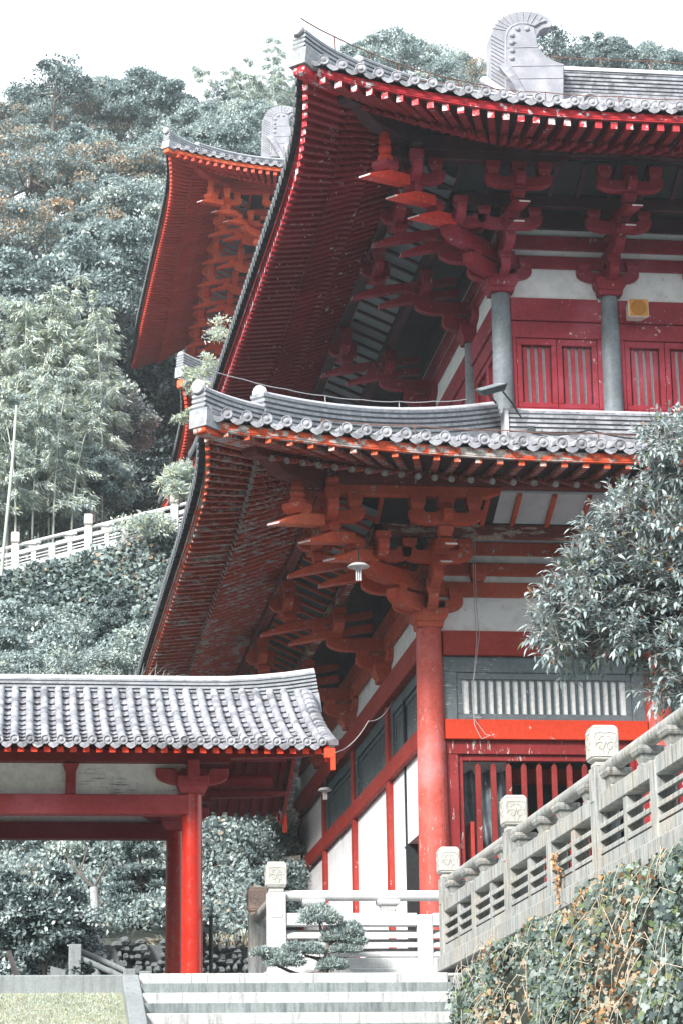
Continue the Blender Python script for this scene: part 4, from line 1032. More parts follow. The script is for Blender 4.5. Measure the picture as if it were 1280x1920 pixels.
# rubble retaining wall at the foot of the hill
m = MB(); R2 = random.Random(3)
for i in range(58):
    for j in range(16):
        x = -2.6+i*.15+R2.uniform(-.07, .07)+(.1 if j % 2 else 0); z = 2.45+j*.122+R2.uniform(-.045, .045); y = 44.2+R2.uniform(-.06, .06)
        if j >= 14 and R2.random() < .4: continue
        rx, ry, rz_ = R2.uniform(.05, .12), .16, R2.uniform(.045, .085)
        pts = []
        for za, ra in ((-1, .55), (-.3, 1), (.4, .92), (1, .5)):
            for k in range(6):
                an = k*math.pi/3+R2.uniform(-.2, .2); pts.append((x+rx*ra*math.cos(an)*R2.uniform(.85, 1.1), y+ry*ra*math.sin(an), z+rz_*za))
        m.add(pts, [(q*6+k, q*6+(k+1) % 6, (q+1)*6+(k+1) % 6, (q+1)*6+k) for q in range(3) for k in range(6)]+[tuple(range(18, 24)), tuple(range(6))[::-1]])
m.box(-3, 6.0, 44.3, 45.0, 2.3, 4.25)
tag(m.build('rubble_wall', 'rock'), 'low rubble retaining wall at the foot of the hill behind the gateway', 'wall')
# wall under the long balustrade
m = MB(); m.box(5.19, 5.235, 10, 29.95, -1.59, 2.40); tag(m.build('retaining_wall', 'conc'), 'terrace retaining wall under the balustrade, almost hidden by ivy', 'wall')
# ------------------------------------------------------------------ foliage
def unit(a): return a/np.maximum(1e-6, np.linalg.norm(a, axis=1, keepdims=True))
SHAPES = {  # leaf outline in (width, length), from base to tip
 'rhomb': [(0, 0), (.5, .45), (0, 1), (-.5, .45)],
 'oval': [(0, 0), (.42, .28), (.46, .6), (0, 1), (-.46, .6), (-.42, .28)],
 'lance': [(0, 0), (.5, .3), (.36, .65), (0, 1), (-.36, .65), (-.5, .3)],
 'ivy': [(0, 0), (.40, -.10), (.62, .25), (.36, .42), (.42, .72), (0, 1), (-.42, .72), (-.36, .42), (-.62, .25), (-.40, -.10)],
 'blade': [(-.5, 0), (.5, 0), (.3, .6), (0, 1), (-.3, .6)]}
def leaf_mesh(name, P, D, Nn, L, W, mats, mi, shape='rhomb', fold=.0, droop=0.0):
    """P bases, D leaf directions, Nn leaf normals; L, W lengths and widths (arrays); mi = material index per leaf"""
    sh = np.array(SHAPES[shape]); k = len(sh); n = len(P)
    D = unit(D); S_ = unit(np.cross(D, Nn)); Nn = unit(np.cross(S_, D))
    L = np.broadcast_to(L, (n,)); W = np.broadcast_to(W, (n,))
    co = P[:, None, :]+D[:, None, :]*(sh[None, :, 1, None]*L[:, None, None])+S_[:, None, :]*(sh[None, :, 0, None]*W[:, None, None])
    if fold: co += Nn[:, None, :]*(np.abs(sh[None, :, 0, None])*W[:, None, None]*fold)
    if droop: co[:, :, 2] -= droop*(sh[None, :, 1]**2)*L[:, None]
    me = bpy.data.meshes.new(name)
    me.vertices.add(n*k); me.vertices.foreach_set('co', co.reshape(-1).astype(np.float32))
    me.loops.add(n*k); me.loops.foreach_set('vertex_index', np.arange(n*k, dtype=np.int32))
    me.polygons.add(n); me.polygons.foreach_set('loop_start', np.arange(0, n*k, k, dtype=np.int32))
    for m_ in mats: me.materials.append(LM.get(m_) or M[m_])
    me.polygons.foreach_set('material_index', np.asarray(mi, dtype=np.int32))
    me.update(calc_edges=True); return me
def rdir(n, rng): return unit(rng.normal(size=(n, 3)))
def clump_leaves(C, R, per, rng, flat=1.0, up=.35, shell=.55):
    """leaf bases and outward directions over clumps of radius R at C"""
    C = np.asarray(C, float); R = np.asarray(R, float)
    idx = np.repeat(np.arange(len(C)), per); n = len(idx)
    d = rdir(n, rng); d[:, 2] = np.where(d[:, 2] < -.35, -d[:, 2]*.6, d[:, 2])
    r = R[idx]*(shell+(1-shell)*rng.random(n)**.6)*(.85+.3*rng.random(n))
    off = d*r[:, None]; off[:, 2] *= flat
    P = C[idx]+off
    o = unit(d+rng.normal(size=(n, 3))*.55+np.array([0, 0, up]))
    return P, o, idx
def tint_idx(n, rng, probs): return rng.choice(len(probs), size=n, p=np.array(probs)/sum(probs))
def limbs(mb, base, top, r0, targets, rng, mi=0, r1=.05):
    base, top = V(base), V(top)
    mid = base.lerp(top, .5)+V((rng.uniform(-.15, .15), rng.uniform(-.15, .15), 0))*(top-base).length*.3
    mb.tube([base, base.lerp(mid, .5), mid, mid.lerp(top, .6), top], [r0, r0*.85, r0*.68, r0*.5, r1], 8, mi)
    for t in targets:
        t = V(t); s = rng.uniform(.45, .95); a = mid.lerp(top, s) if s > .5 else base.lerp(top, s)
        k = a.lerp(t, .5)+V((0, 0, -.06*(t-a).length+rng.uniform(-.1, .1)))
        mb.tube([a, k, t], [r0*.34, r0*.22, r0*.06], 6, mi)
def crown_pts(rng, n, rx, rz, lean=(0, 0), hollow=.5):
    d = rdir(n, rng); d[:, 2] = np.abs(d[:, 2])*1.15-.35
    r = hollow+(1-hollow)*rng.random(n)**.5
    return np.stack([d[:, 0]*rx*r+lean[0]*d[:, 2], d[:, 1]*rx*r+lean[1]*d[:, 2], d[:, 2]*rz*r], 1)
def tree_mesh(kind, seed, R=3.0, H=7.0, mats=('sil', 'mid', 'drk'), probs=(5, 4, 1), leaf=0.198, per=391, nc=46, rz=None, shape='rhomb', trunk='bark', gap=.5, spread=.30):
    """returns (trunk mesh object, crown mesh); base at the origin, crown centre at height H-rz"""
    rng = np.random.default_rng(seed); pr = random.Random(seed)
    rz = rz or R*.95; cz = H-rz
    mb = MB()
    if kind == 'conifer':
        C, Rr = [], []; nl = 13
        for k in range(nl):
            h = H*.26+(H*.74)*k/nl+pr.uniform(-.15, .15); rr0 = R*(1-k/nl)**.85+.12
            for j in range(max(3, int(9*(1-k/nl))+2)):
                an = j*2.4+k*.7+pr.uniform(-.3, .3); rr = rr0*pr.uniform(.55, 1.25)
                for q in (.45, .78, 1.0): C.append((rr*q*math.cos(an), rr*q*math.sin(an), h-.30*rr*q+pr.uniform(-.1, .1))); Rr.append(.155*R*(1-.5*k/nl))
                mb.tube([(0, 0, h), (rr*.9*math.cos(an), rr*.9*math.sin(an), h-.28*rr)], [.04, .012], 5)
        P, o, idx = clump_leaves(C, Rr, max(12, int(per*nc/len(C))), rng, flat=.45, up=-.1, shell=.1)
        mb.tube([(0, 0, -1), (0.05, 0, H*.5), (0, 0, H)], [R*.07, R*.05, .02], 8)
        D = o; Nn = unit(rng.normal(size=P.shape)+np.array([0, 0, 1.2]))
        W = leaf*.35; L = leaf*(.7+.6*rng.random(len(P)))
    elif kind == 'bamboo':
        C, Rr = [], []
        P, D = [], []
        for j in range(nc):
            x, y = pr.uniform(-R, R)*.75, pr.uniform(-R, R)*.75; h = H*pr.uniform(.72, 1.05); an = pr.uniform(0, 6.28); ln = pr.uniform(.6, 1.7)
            pts = [V((x, y, -1))]
            for k in range(1, 9):
                s = k/8; pts.append(V((x+math.cos(an)*ln*s**3, y+math.sin(an)*ln*s**3, h*(s-.10*s**4))))
            mb.tube(pts, [.045*(1-.8*k/8) for k in range(9)], 6)
            for q in range(26):
                s = .28+.72*pr.random(); i = min(7, int(s*8)); c = pts[i].lerp(pts[i+1], s*8-i)
                a2 = pr.uniform(0, 6.28); rr = (1.15*(1.05-s)+.35)*R*.33
                tip = c+V((math.cos(a2)*rr, math.sin(a2)*rr, -.10*rr+.15)); 
                for w_ in range(per):
                    u = pr.random()**.7; b = c.lerp(tip, u); b.z -= .35*u*u*rr
                    P.append((b.x+pr.gauss(0, .07), b.y+pr.gauss(0, .07), b.z+pr.gauss(0, .06))); D.append((math.cos(a2)+pr.gauss(0, .5), math.sin(a2)+pr.gauss(0, .5), -.75+pr.gauss(0, .3)))
        P = np.array(P); D = unit(np.array(D)); Nn = unit(rng.normal(size=P.shape)*.6+np.array([0, 0, 1.0])); W = leaf*.22; L = leaf*(.7+.6*rng.random(len(P)))
    else:
        C = crown_pts(rng, nc, R, rz, hollow=gap); Rr = R*spread*(.6+.7*rng.random(nc))
        sp = rng.random(nc) < .22; C[sp] *= 1.22; Rr[sp] *= .62; C[:, 2] += cz
        P, o, idx = clump_leaves(C, Rr, per, rng, flat=.75, shell=.55)
        limbs(mb, (0, 0, -1.2), (pr.uniform(-.2, .2), 0, cz+rz*.35), R*.075, C[:: max(1, nc//14)], pr)
        D = unit(rng.normal(size=P.shape)+o*.6); Nn = unit(o+rng.normal(size=P.shape)*.26+np.array([0, 0, .55]))
        L = leaf*(.65+.7*rng.random(len(P))); W = L*(.62 if shape != 'lance' else .36)
        keep = None
    mi = tint_idx(len(P), rng, probs)
    if kind in ('broad', 'sparse') and len(mats) > 1:      # whole sprays share a tint, as real ones do
        cm = tint_idx(nc, rng, probs); sel = rng.random(len(P)) < .6; mi = np.where(sel, cm[idx], mi)
    return mb, leaf_mesh('crown', P, D, Nn, L, W, mats, mi, shape, fold=.15)
TREES = {}
def proto(key, **k): TREES[key] = (k.pop('trunk', 'bark'), *tree_mesh(**k))
proto('silver', kind='broad', seed=11, R=3.0, H=7.5, mats=('sil', 'mid', 'drk', 'pal'), probs=(6, 4, 1.2, .8), leaf=0.190, per=510, nc=60)
proto('silver2', kind='broad', seed=12, R=3.2, H=8.0, rz=3.4, mats=('sil', 'mid', 'pal', 'drk'), probs=(6, 4, 1.2, 1), leaf=0.190, per=510, nc=64)
proto('blue', kind='broad', seed=13, R=3.1, H=8.5, rz=3.6, mats=('mid', 'sil', 'drk'), probs=(6, 3, 2), leaf=0.205, per=476, nc=60)
proto('darkt', kind='broad', seed=14, R=3.2, H=8.0, rz=3.6, mats=('drk', 'mid'), probs=(7, 2), leaf=0.213, per=442, nc=60, gap=.4)  # leaves coloured near black to carry the shade of the hollow there
proto('russet', kind='sparse', seed=15, R=3.3, H=8.0, rz=3.3, mats=('org', 'mid', 'sil', 'orb'), probs=(4, 4, 4, .5), leaf=0.160, per=255, nc=70, gap=.25, spread=.24)
proto('russet2', kind='sparse', seed=16, R=3.2, H=8.5, rz=3.7, mats=('mid', 'org', 'sil'), probs=(5, 3, 3), leaf=0.167, per=272, nc=70, gap=.25, spread=.24)
proto('thin', kind='sparse', seed=17, R=2.8, H=8.5, rz=3.2, mats=('mid', 'drk'), probs=(4, 3), leaf=.22, per=60, nc=60, gap=.25, spread=.26)
proto('pale', kind='broad', seed=18, R=3.2, H=8.0, rz=3.3, mats=('sil', 'pal', 'mid'), probs=(5, 3, 3), leaf=0.182, per=476, nc=60)
proto('bamboo', kind='bamboo', seed=19, R=2.6, H=9.5, mats=('pal', 'yel', 'sil'), probs=(6, 2.4, 3), leaf=.22, per=95, nc=26, trunk='culm')
proto('bamboo2', kind='bamboo', seed=20, R=2.4, H=8.5, mats=('sil', 'pal', 'yel'), probs=(5, 5, 1.5), leaf=.22, per=95, nc=24, trunk='culm')
proto('conifer', kind='conifer', seed=21, R=2.3, H=7.0, mats=('mid', 'sil', 'drk'), probs=(5, 3, 1.5), leaf=.25, per=800, nc=60)
proto('camellia', kind='broad', seed=22, R=.95, H=3.0, rz=1.35, mats=('osm', 'osd', 'drk'), probs=(4, 5, 2), leaf=.075, per=420, nc=50, shape='oval', gap=.35, spread=.36)
proto('shrub', kind='broad', seed=23, R=1.5, H=2.2, rz=1.2, mats=('sil', 'mid', 'pal'), probs=(4, 4, 2), leaf=.10, per=480, nc=44, gap=.3, spread=.36)
proto('nconifer', kind='conifer', seed=41, R=1.7, H=5.2, mats=('mid', 'sil', 'drk'), probs=(5, 3, 2), leaf=.10, per=1500, nc=60)
proto('nblue', kind='broad', seed=42, R=1.9, H=5.0, rz=2.1, mats=('mid', 'sil', 'drk'), probs=(5, 4, 2), leaf=.10, per=800, nc=64)
proto('nsil', kind='broad', seed=43, R=1.9, H=4.8, rz=2.0, mats=('sil', 'mid', 'pal'), probs=(5, 3, 2), leaf=.09, per=800, nc=64)
used = set()
def plant(key, name, label, cat, pos, s=1.0, rz=0.0, group=None, sz=None, trunk=None):
    tm, mb, crown = TREES[key]
    root = thing(name, label, cat, (0, 0, 0), group)
    if key not in used:
        used.add(key); tr = mb.build('trunk', trunk or tm, root); TREES[key] = (tm, tr.data, crown)
    else:
        tr = bpy.data.objects.new('trunk', mb if not isinstance(mb, MB) else None); COL.objects.link(tr); tr.parent = root
    c = bpy.data.objects.new('crown', crown); COL.objects.link(c); c.parent = root
    root.location = pos; root.rotation_euler = (0, 0, rz); root.scale = (s, s, sz or s); return root
HT = {'silver': 7.5, 'silver2': 8, 'blue': 8.5, 'darkt': 8, 'russet': 8, 'russet2': 8.5, 'thin': 8.5, 'pale': 8, 'bamboo': 9.5, 'bamboo2': 8.5, 'conifer': 7, 'camellia': 3, 'shrub': 2.2, 'nconifer': 5.2, 'nblue': 5.0, 'nsil': 4.8}
def put(key, name, label, cat, px, py, Y, s=1.0, group=None, sz=None):
    """a tree whose TOP is seen at photo pixel (px, py), Y metres away; it stands where its height puts it on the slope"""
    t = at(px, py, Y=Y); h = HT[key]*(sz or s)
    g = hz(t.x, Y)
    if Y < 105 or g > t.z-h: z = t.z-h
    else: z = t.z-h
    return plant(key, name, label, cat, (t.x, Y, z), s, random.uniform(0, 6.28), group, sz)
TG = 'trees on the hillside'
# skyline row
put('russet2', 'hill_tree', 'tree with faint russet leaves at the far left of the skyline', 'tree', 25, 175, 150, .95, TG)
put('thin', 'hill_tree', 'thin open twiggy tree poking highest into the sky at upper left', 'tree', 105, 95, 148, .95, TG)
put('russet', 'hill_tree', 'loose brownish tree on the skyline beside the thin twiggy one', 'tree', 175, 175, 152, 1.0, TG)
put('blue', 'hill_tree', 'dense dark round tree standing out on the skyline left of the rear hall', 'tree', 275, 120, 150, 1.0, TG)
put('pale', 'hill_tree', 'pale soft tree on the skyline just above the rear hall roof tip', 'tree', 385, 195, 146, .95, TG)
put('bamboo2', 'hill_tree', 'tall drooping feathery tree on the skyline beside the nearest roof corner', 'tree', 495, 92, 150, 1.25, TG)
put('silver2', 'hill_tree', 'pale tree behind the rear hall ridge ornament', 'tree', 450, 190, 140, .85, TG)
put('pale', 'hill_tree', 'pale tree squeezed between the rear hall roof and the nearest roof corner', 'tree', 500, 205, 131, 1.0, TG)
put('silver', 'hill_tree', 'silvery tree just over the rear hall front eave', 'tree', 420, 225, 128, .9, TG)
put('thin', 'hill_tree', 'thin open tree at the left of the tall drooping one', 'tree', 435, 145, 152, .8, TG)
put('pale', 'hill_tree', 'pale rounded tree filling the skyline between the dark one and the feathery one', 'tree', 340, 175, 150, .95, TG)
put('silver', 'hill_tree', 'silver tree low on the skyline left of the dark round one', 'tree', 215, 140, 155, .95, TG)
put('pale', 'hill_tree', 'pale tree at the skyline under the thin twiggy one', 'tree', 70, 165, 154, 1.0, TG)
put('russet2', 'hill_tree', 'muted russet tree just right of the thin twiggy one', 'tree', 140, 150, 156, .95, TG)
# middle slope
put('russet', 'hill_tree', 'large russet-tinged tree at the left edge below the skyline', 'tree', 60, 235, 128, 1.15, TG)
put('silver', 'hill_tree', 'silvery tree in the middle of the left slope below the dark skyline tree', 'tree', 170, 240, 132, 1.0, TG)
put('russet2', 'hill_tree', 'brownish loose tree left of the rear hall roof tip', 'tree', 245, 245, 130, 1.0, TG)
put('pale', 'hill_tree', 'pale tree touching the upper edge of the rear hall roof', 'tree', 335, 235, 134, .9, TG)
put('russet', 'hill_tree', 'second russet tree at the left edge, lower on the slope', 'tree', 20, 345, 116, 1.05, TG)
put('silver2', 'hill_tree', 'bluish tree beside the long side eave of the rear hall', 'tree', 262, 330, 122, .95, TG)
put('russet2', 'hill_tree', 'sparse tree with dark hollows above the silver mound of leaves', 'tree', 130, 345, 118, 1.0, TG)
# nearer slope
put('silver', 'hill_tree', 'big silver-leaved tree next to the rear hall eave, upper of the mound', 'tree', 222, 400, 112, 1.0, TG)
put('silver2', 'hill_tree', 'broad silver tree in the middle of the left slope', 'tree', 140, 465, 104, 1.05, TG)
put('silver', 'hill_tree', 'rounded silver tree below the far tip of the rear hall eave', 'tree', 200, 545, 110, .95, TG)
put('blue', 'hill_tree', 'bluish tree at the left edge behind the top of the bamboo', 'tree', 25, 455, 104, 1.0, TG)
put('darkt', 'hill_tree', 'deeply shaded tree under the far tip of the rear hall eave', 'tree', 250, 640, 112, 1.15, TG)
put('darkt', 'hill_tree', 'dark tree in the gap between slope and rear pavilion', 'tree', 318, 650, 112, 1.25, TG)
put('darkt', 'hill_tree', 'dark shaded tree low behind the hillside balustrade', 'tree', 235, 760, 108, 1.0, TG)
put('darkt', 'hill_tree', 'dark undergrowth tree right beside the side eave of the rear pavilion', 'tree', 310, 790, 106, 1.0, TG)
put('silver2', 'hill_tree', 'silver-leaved tree in front of the dark gap, right of the bamboo', 'tree', 178, 685, 92, .70, TG)
put('silver', 'hill_tree', 'low silver tree behind the middle of the hillside balustrade', 'tree', 150, 835, 76, .50, TG)
put('pale', 'hill_tree', 'small pale tree behind the left end of the hillside balustrade', 'tree', 60, 870, 75, .52, TG)
put('bamboo', 'bamboo_clump', 'feathery yellow-green bamboo clump rising at the left edge', 'bamboo', 85, 505, 77, 1.0, 'bamboo on the left slope')
put('bamboo2', 'bamboo_clump', 'lower paler bamboo clump in front of the yellow-green one', 'bamboo', 25, 660, 73.5, .85, 'bamboo on the left slope')
m = MB(); m.tube([at(2, 1080, Y=68.5), at(14, 960, Y=68.6), at(24, 860, Y=68.8), at(31, 760, Y=69)], [.048, .046, .042, .036], 8); tag(m.build('bamboo_culm', 'culm'), 'single thick pale bamboo culm leaning at the left edge', 'bamboo')
# right skyline behind the ridge
for key, px, py, Y, s, lab in (('pale', 745, 55, 150, 1.0, 'pale bushy tree on the skyline above the middle of the upper hip ridge'), ('silver2', 850, 95, 146, .8, 'lower pale tree between hip ridge and owl-tail ornament'), ('russet2', 905, 100, 140, .8, 'dull tree just left of the owl-tail ornament'),
        ('blue', 690, 70, 156, .75, 'small tree above the upper hip ridge, left of the pale bushy one'), ('thin', 1040, 40, 140, .75, 'thin open tree right behind the curled tip of the ornament'), ('blue', 1130, 60, 150, .62, 'small upright tree above the main ridge'), ('silver', 1210, 85, 150, .75, 'rounded tree above the main ridge toward the right edge'),
        ('blue', 1275, 90, 146, .72, 'dark tree at the right edge of the skyline'), ('pale', 1085, 85, 156, .75, 'pale low tree along the main ridge skyline'), ('russet', 1165, 100, 158, .75, 'brownish low tree along the main ridge skyline'), ('pale', 985, 100, 152, .7, 'pale tree hidden mostly behind the ornament')):
    put(key, 'hill_tree', lab, 'tree', px, py, Y, s, TG)
# slope between gateway roof and hillside balustrade
put('nconifer', 'young_conifer', 'young conifer on the slope below the hillside balustrade', 'conifer', 222, 1095, 63, .85, None)
SG = 'shrubs on the slope'
for key, px, py, Y, s, lab in (('shrub', 40, 1135, 62, 1.15, 'rounded silver shrub at the left edge under the balustrade'), ('shrub', 110, 1205, 59, .9, 'low shrub just above the gateway ridge at left'), ('shrub', 290, 1165, 62, .9, 'shrub beside the main hall side eave on the slope'),
        ('shrub', 185, 1215, 58, .7, 'small shrub in front of the young conifer'), ('shrub', 352, 868, 68.3, .45, 'yellow-green bush by the last post of the hillside balustrade'), ('shrub', 20, 1225, 57, .8, 'low shrub at the far left above the gateway ridge')):
    put(key, 'shrub', lab, 'shrub', px, py, Y, s, SG)
# garden glimpsed under and beside the gateway
put('camellia', 'camellia_shrub', 'round glossy camellia shrub under the gateway, left of the stair rail', 'shrub', 92, 1630, 41, 1.0, None)
put('camellia', 'camellia_shrub', 'glossy shrub cut by the left edge under the gateway', 'shrub', 5, 1625, 42, .95, None)
put('nconifer', 'garden_conifer', 'feathery conifer under the gateway beside the red columns', 'conifer', 262, 1545, 47.5, .95, None)
put('nsil', 'garden_tree', 'pale leafy tree standing behind the forked one under the gateway', 'tree', 165, 1520, 52, .85, None)
put('nblue', 'garden_tree', 'dense tree between gateway column and side wall', 'tree', 432, 1535, 53, .80, None)
put('nsil', 'garden_tree', 'silvery tree top right under the gateway eave, behind the dense one', 'tree', 455, 1470, 61, .85, None)
put('nsil', 'garden_tree', 'silver tree seen through the gateway at upper left', 'tree', 45, 1515, 56, .9, None)
put('nblue', 'garden_tree', 'dark leafy tree seen through the middle of the gateway', 'tree', 330, 1530, 57, .85, None)
m = MB(); b0 = at(180, 1722, Y=44); m.tube([V((b0.x+.05, 44.3, 2.4)), b0, at(176, 1665, Y=44.1)], [.10, .085, .075], 10); tk = m
m2 = MB(); a = at(176, 1665, Y=44.1)
for px, py in ((120, 1600), (165, 1585), (205, 1610), (140, 1620)): m2.tube([a, at(150 if px < 170 else 190, 1640, Y=44.1), at(px, py, Y=44.2)], [.032, .022, .010], 7)
lt = thing('limewashed_tree', 'forked tree with limewashed trunk under the gateway', 'tree', (b0.x, 44.3, 2.4)); tk.build('trunk', 'limed_d', lt); m2.build('branch', 'bark', lt)
m = MB(); m.tube([at(36, 1842, Y=38), at(26, 1815, Y=38), at(16, 1785, Y=38.1)], [.05, .045, .04], 8); tag(m.build('leaning_trunk', 'bark_p'), 'pale trunk leaning at the lower left behind the lawn kerb', 'tree trunk')
# undergrowth covering the hill
def brush(name, n, yr, size, mats, probs, seed, xr=(-9, 9), lift=.5, xf=None, label=None, shape='rhomb'):
    rng = np.random.default_rng(seed)
    y = yr[0]+(yr[1]-yr[0])*rng.random(n); x = np.where(rng.random(n) < 2, y*0, 0)+(xr[0]+(xr[1]-xr[0])*rng.random(n))*(1 if xf is None else y/xf)
    bumpz = .5+.5*np.sin(x*1.7+1.3*np.sin(y*.9))*np.sin(y*1.3+x*.6)
    z = np.array([hz(float(a), float(b)) for a, b in zip(x, y)])+lift*bumpz*rng.random(n)**.5+.05
    ok = (x < .109*y) | (y > 72); x, y, z = x[ok], y[ok], z[ok]; n = len(x)
    P = np.stack([x, y, z], 1); D = unit(rng.normal(size=P.shape)+np.array([0, -.5, .3])); Nn = unit(rng.normal(size=P.shape)*.6+np.array([0, -.6, .8]))
    L = size*(.6+.8*rng.random(n)); me = leaf_mesh(name, P, D, Nn, L, L*.62, mats, tint_idx(n, rng, probs), shape, .15)
    o = bpy.data.objects.new(name, me); COL.objects.link(o); o['kind'] = 'stuff'; o['label'] = label; o['category'] = 'undergrowth'; return o
brush('slope_undergrowth', 120000, (45.2, 71), .095, ('mid', 'sil', 'drk', 'pal', 'org'), (5, 4, 2, 2, .3), 31, (-3.2, 6.5), .9, label='leafy undergrowth covering the slope behind the gateway')
brush('hill_undergrowth', 60000, (88, 175), .36, ('mid', 'drk', 'sil'), (5, 4, 2), 32, (-14, 40), 2.2, 160, label='dark undergrowth between the trees on the hill')
# ivy on the slope wall under the hillside balustrade
rng = np.random.default_rng(41)
n = 16000; x = -2+7.5*rng.random(n); t = rng.random(n)**1.3
P = np.stack([x, 69.75-1.6*t+.15*rng.normal(size=n), 17.0+.28*(x+1.49)-2.6*t+.12*rng.normal(size=n)], 1)
D = unit(rng.normal(size=P.shape)*.6+np.array([0, -.4, -.8])); Nn = unit(rng.normal(size=P.shape)*.5+np.array([0, -1, .6])); L = .15*(.6+.8*rng.random(n))
mi = np.where(x > 2.6+.8*np.sin(P[:, 2]*2), tint_idx(n, rng, (3, 3, 3, 2, 1, 3)), tint_idx(n, rng, (5, 4, 4, .6, .1, 1)))
me = leaf_mesh('slope_ivy', P, D, Nn, L, L*.85, ('ivy', 'drk', 'mid', 'ivl', 'org', 'sil'), mi, 'rhomb', .1); o = bpy.data.objects.new('slope_ivy', me); COL.objects.link(o); o['kind'] = 'stuff'; o['label'] = 'ivy hanging over the wall below the hillside balustrade'; o['category'] = 'ivy'
# tall grasses on the slope and weeds on the pavilion
def tuft(name, label, cat, c, R, n, h, mats, probs, seed, kind=None, group=None, droop=.35, w=.018, fx=1):
    rng = np.random.default_rng(seed); an = rng.random(n)*6.283; r = R*np.sqrt(rng.random(n)); c = np.array(c)
    P = c+np.stack([np.cos(an)*r*fx, np.sin(an)*r, np.zeros(n)], 1); D = unit(np.stack([np.cos(an)*.5, np.sin(an)*.5, 1+0*an], 1)+rng.normal(size=(n, 3))*.3)
    L = h*(.5+.7*rng.random(n)); me = leaf_mesh(name, P, D, rng.normal(size=P.shape), L, w, mats, tint_idx(n, rng, probs), 'blade', 0, droop)
    o = bpy.data.objects.new(name, me); COL.objects.link(o)
    if kind: o['kind'] = kind
    return tag(o, label, cat, group)
def fluff(name, label, cat, c, R, h, n, leaf, mats, probs, seed, group=None, shape='lance', wr=.3):
    rng = np.random.default_rng(seed); k = 14
    C = np.array(c)+np.stack([rng.normal(size=k)*R*.5, rng.normal(size=k)*R*.4, rng.random(k)*h], 1)
    P, o, idx = clump_leaves(C, R*(.25+.2*rng.random(k)), n//k, rng, shell=.2)
    L = leaf*(.6+.8*rng.random(len(P))); D = unit(o+rng.normal(size=P.shape)*.6+np.array([0, 0, .3]))
    me = leaf_mesh(name, P, D, unit(rng.normal(size=P.shape)+np.array([0, -.6, .8])), L, L*wr, mats, tint_idx(len(P), rng, probs), shape, .2, .2)
    o = bpy.data.objects.new(name, me); COL.objects.link(o); return tag(o, label, cat, group)
for i, (px, py, lab) in enumerate(((245, 1262, 'tall pale grasses rising above the gateway ridge beside the main hall eave'), (60, 1268, 'thin grass tuft above the gateway ridge at left'), (165, 1268, 'grass tuft behind the middle of the gateway ridge'))):
    c = at(px, py+25, Y=50); tuft('grass_tuft', lab, 'grass', c, .8, 70, .8, ('pal', 'sil', 'gra'), (3, 3, 2), 50+i, group='grass tufts on the slope', w=.013)
for i, (px, py, Y, R, h, lab) in enumerate(((375, 697, 71.2, .55, .5, 'pale weeds growing on the ridge of the rear pavilion'), (425, 640, 72.5, .6, .8, 'tall weeds at the right of the rear pavilion ridge'), (370, 735, 71.0, .35, .45, 'weeds hanging under the rear pavilion eave'), (348, 790, 70.8, .3, .45, 'small weed tuft beside the tip of the lower roof ridge'))):
    fluff('roof_weed', lab, 'weed', at(px, py+6, Y=Y), R, h, 900, .13, ('yel', 'pal', 'sil'), (4, 4, 2), 60+i, group='weeds on the rear pavilion')
fluff('bamboo_grass', 'pale arching leaves by the last post of the hillside balustrade', 'grass', at(350, 935, Y=67.5), .75, 1.0, 2600, .20, ('pal', 'yel', 'sil'), (4, 3, 3), 70, wr=.16)
fluff('slope_grass', 'pale foliage spilling over the hillside balustrade base', 'grass', at(285, 1010, Y=68.9), 1.1, .5, 2600, .15, ('pal', 'yel', 'sil'), (4, 2, 3), 71)
c = at(425, 1800, Y=45); tuft('dry_grass', 'dry straw-coloured grass beside the lamp post', 'grass', (c.x, 45.2, 4.2), 1.1, 1600, .7, ('str', 'gra', 'pal', 'org'), (4, 3, 2, 1), 72, w=.022, droop=.6, fx=1.2)
# lawn grass
rng = np.random.default_rng(73); n = 26000; x = -2.2+3.45*rng.random(n); y = 25+4.3*rng.random(n)
z = 2.26+(y-29.36)*(3.76/11.36)
P = np.stack([x, y, z-.005], 1); D = unit(rng.normal(size=P.shape)*.45+np.array([0, -.2, 1])); L = .05*(.5+rng.random(n))
me = leaf_mesh('lawn_grass', P, D, rng.normal(size=P.shape), L, .010, ('gra', 'pal', 'sil', 'orb'), tint_idx(n, rng, (5, 3, 2, .12)), 'blade', 0, .3); o = bpy.data.objects.new('lawn_grass', me); COL.objects.link(o); o['kind'] = 'stuff'; o['label'] = 'short yellowish grass on the sloping lawn'; o['category'] = 'grass'
# ------------------------------------------------------------------ the leafy branch tree at the right
rng = np.random.default_rng(80)
YT = 25.0; troot = thing('osmanthus_tree', 'glossy silver-green broadleaf tree reaching in from the right edge in front of the hall', 'tree', (8.6, YT, 2.44))
out_px = [(1215, 835, 45), (1255, 800, 40), (1240, 900, 60), (1275, 870, 50), (1150, 960, 45), (1215, 980, 60), (1110, 1000, 35), (1085, 1040, 40), (1150, 1050, 55), (1230, 1060, 70), (1275, 1000, 60), (1060, 1080, 38), (1040, 1120, 36), (1030, 1160, 38), (1085, 1130, 50), (1140, 1140, 60),
 (1200, 1150, 70), (1270, 1130, 70), (1050, 1190, 38), (1020, 1205, 28), (1090, 1195, 45), (1060, 1230, 30), (1150, 1200, 45), (1210, 1220, 50), (1265, 1210, 60), (1240, 1270, 38), (1275, 1280, 40), (1225, 1300, 26), (1255, 1310, 22), (1150, 1225, 28), (1110, 1225, 24), (1300, 940, 60), (1310, 1080, 70), (1310, 1200, 70), (1090, 1070, 32), (1010, 1185, 20), (1180, 950, 40), (1125, 1085, 40), (1190, 1090, 50)]+[(1330+75*(k % 4), 830+88*(k//4)+20*(k % 3), 78) for k in range(24)]
C = []; Rr = []; 
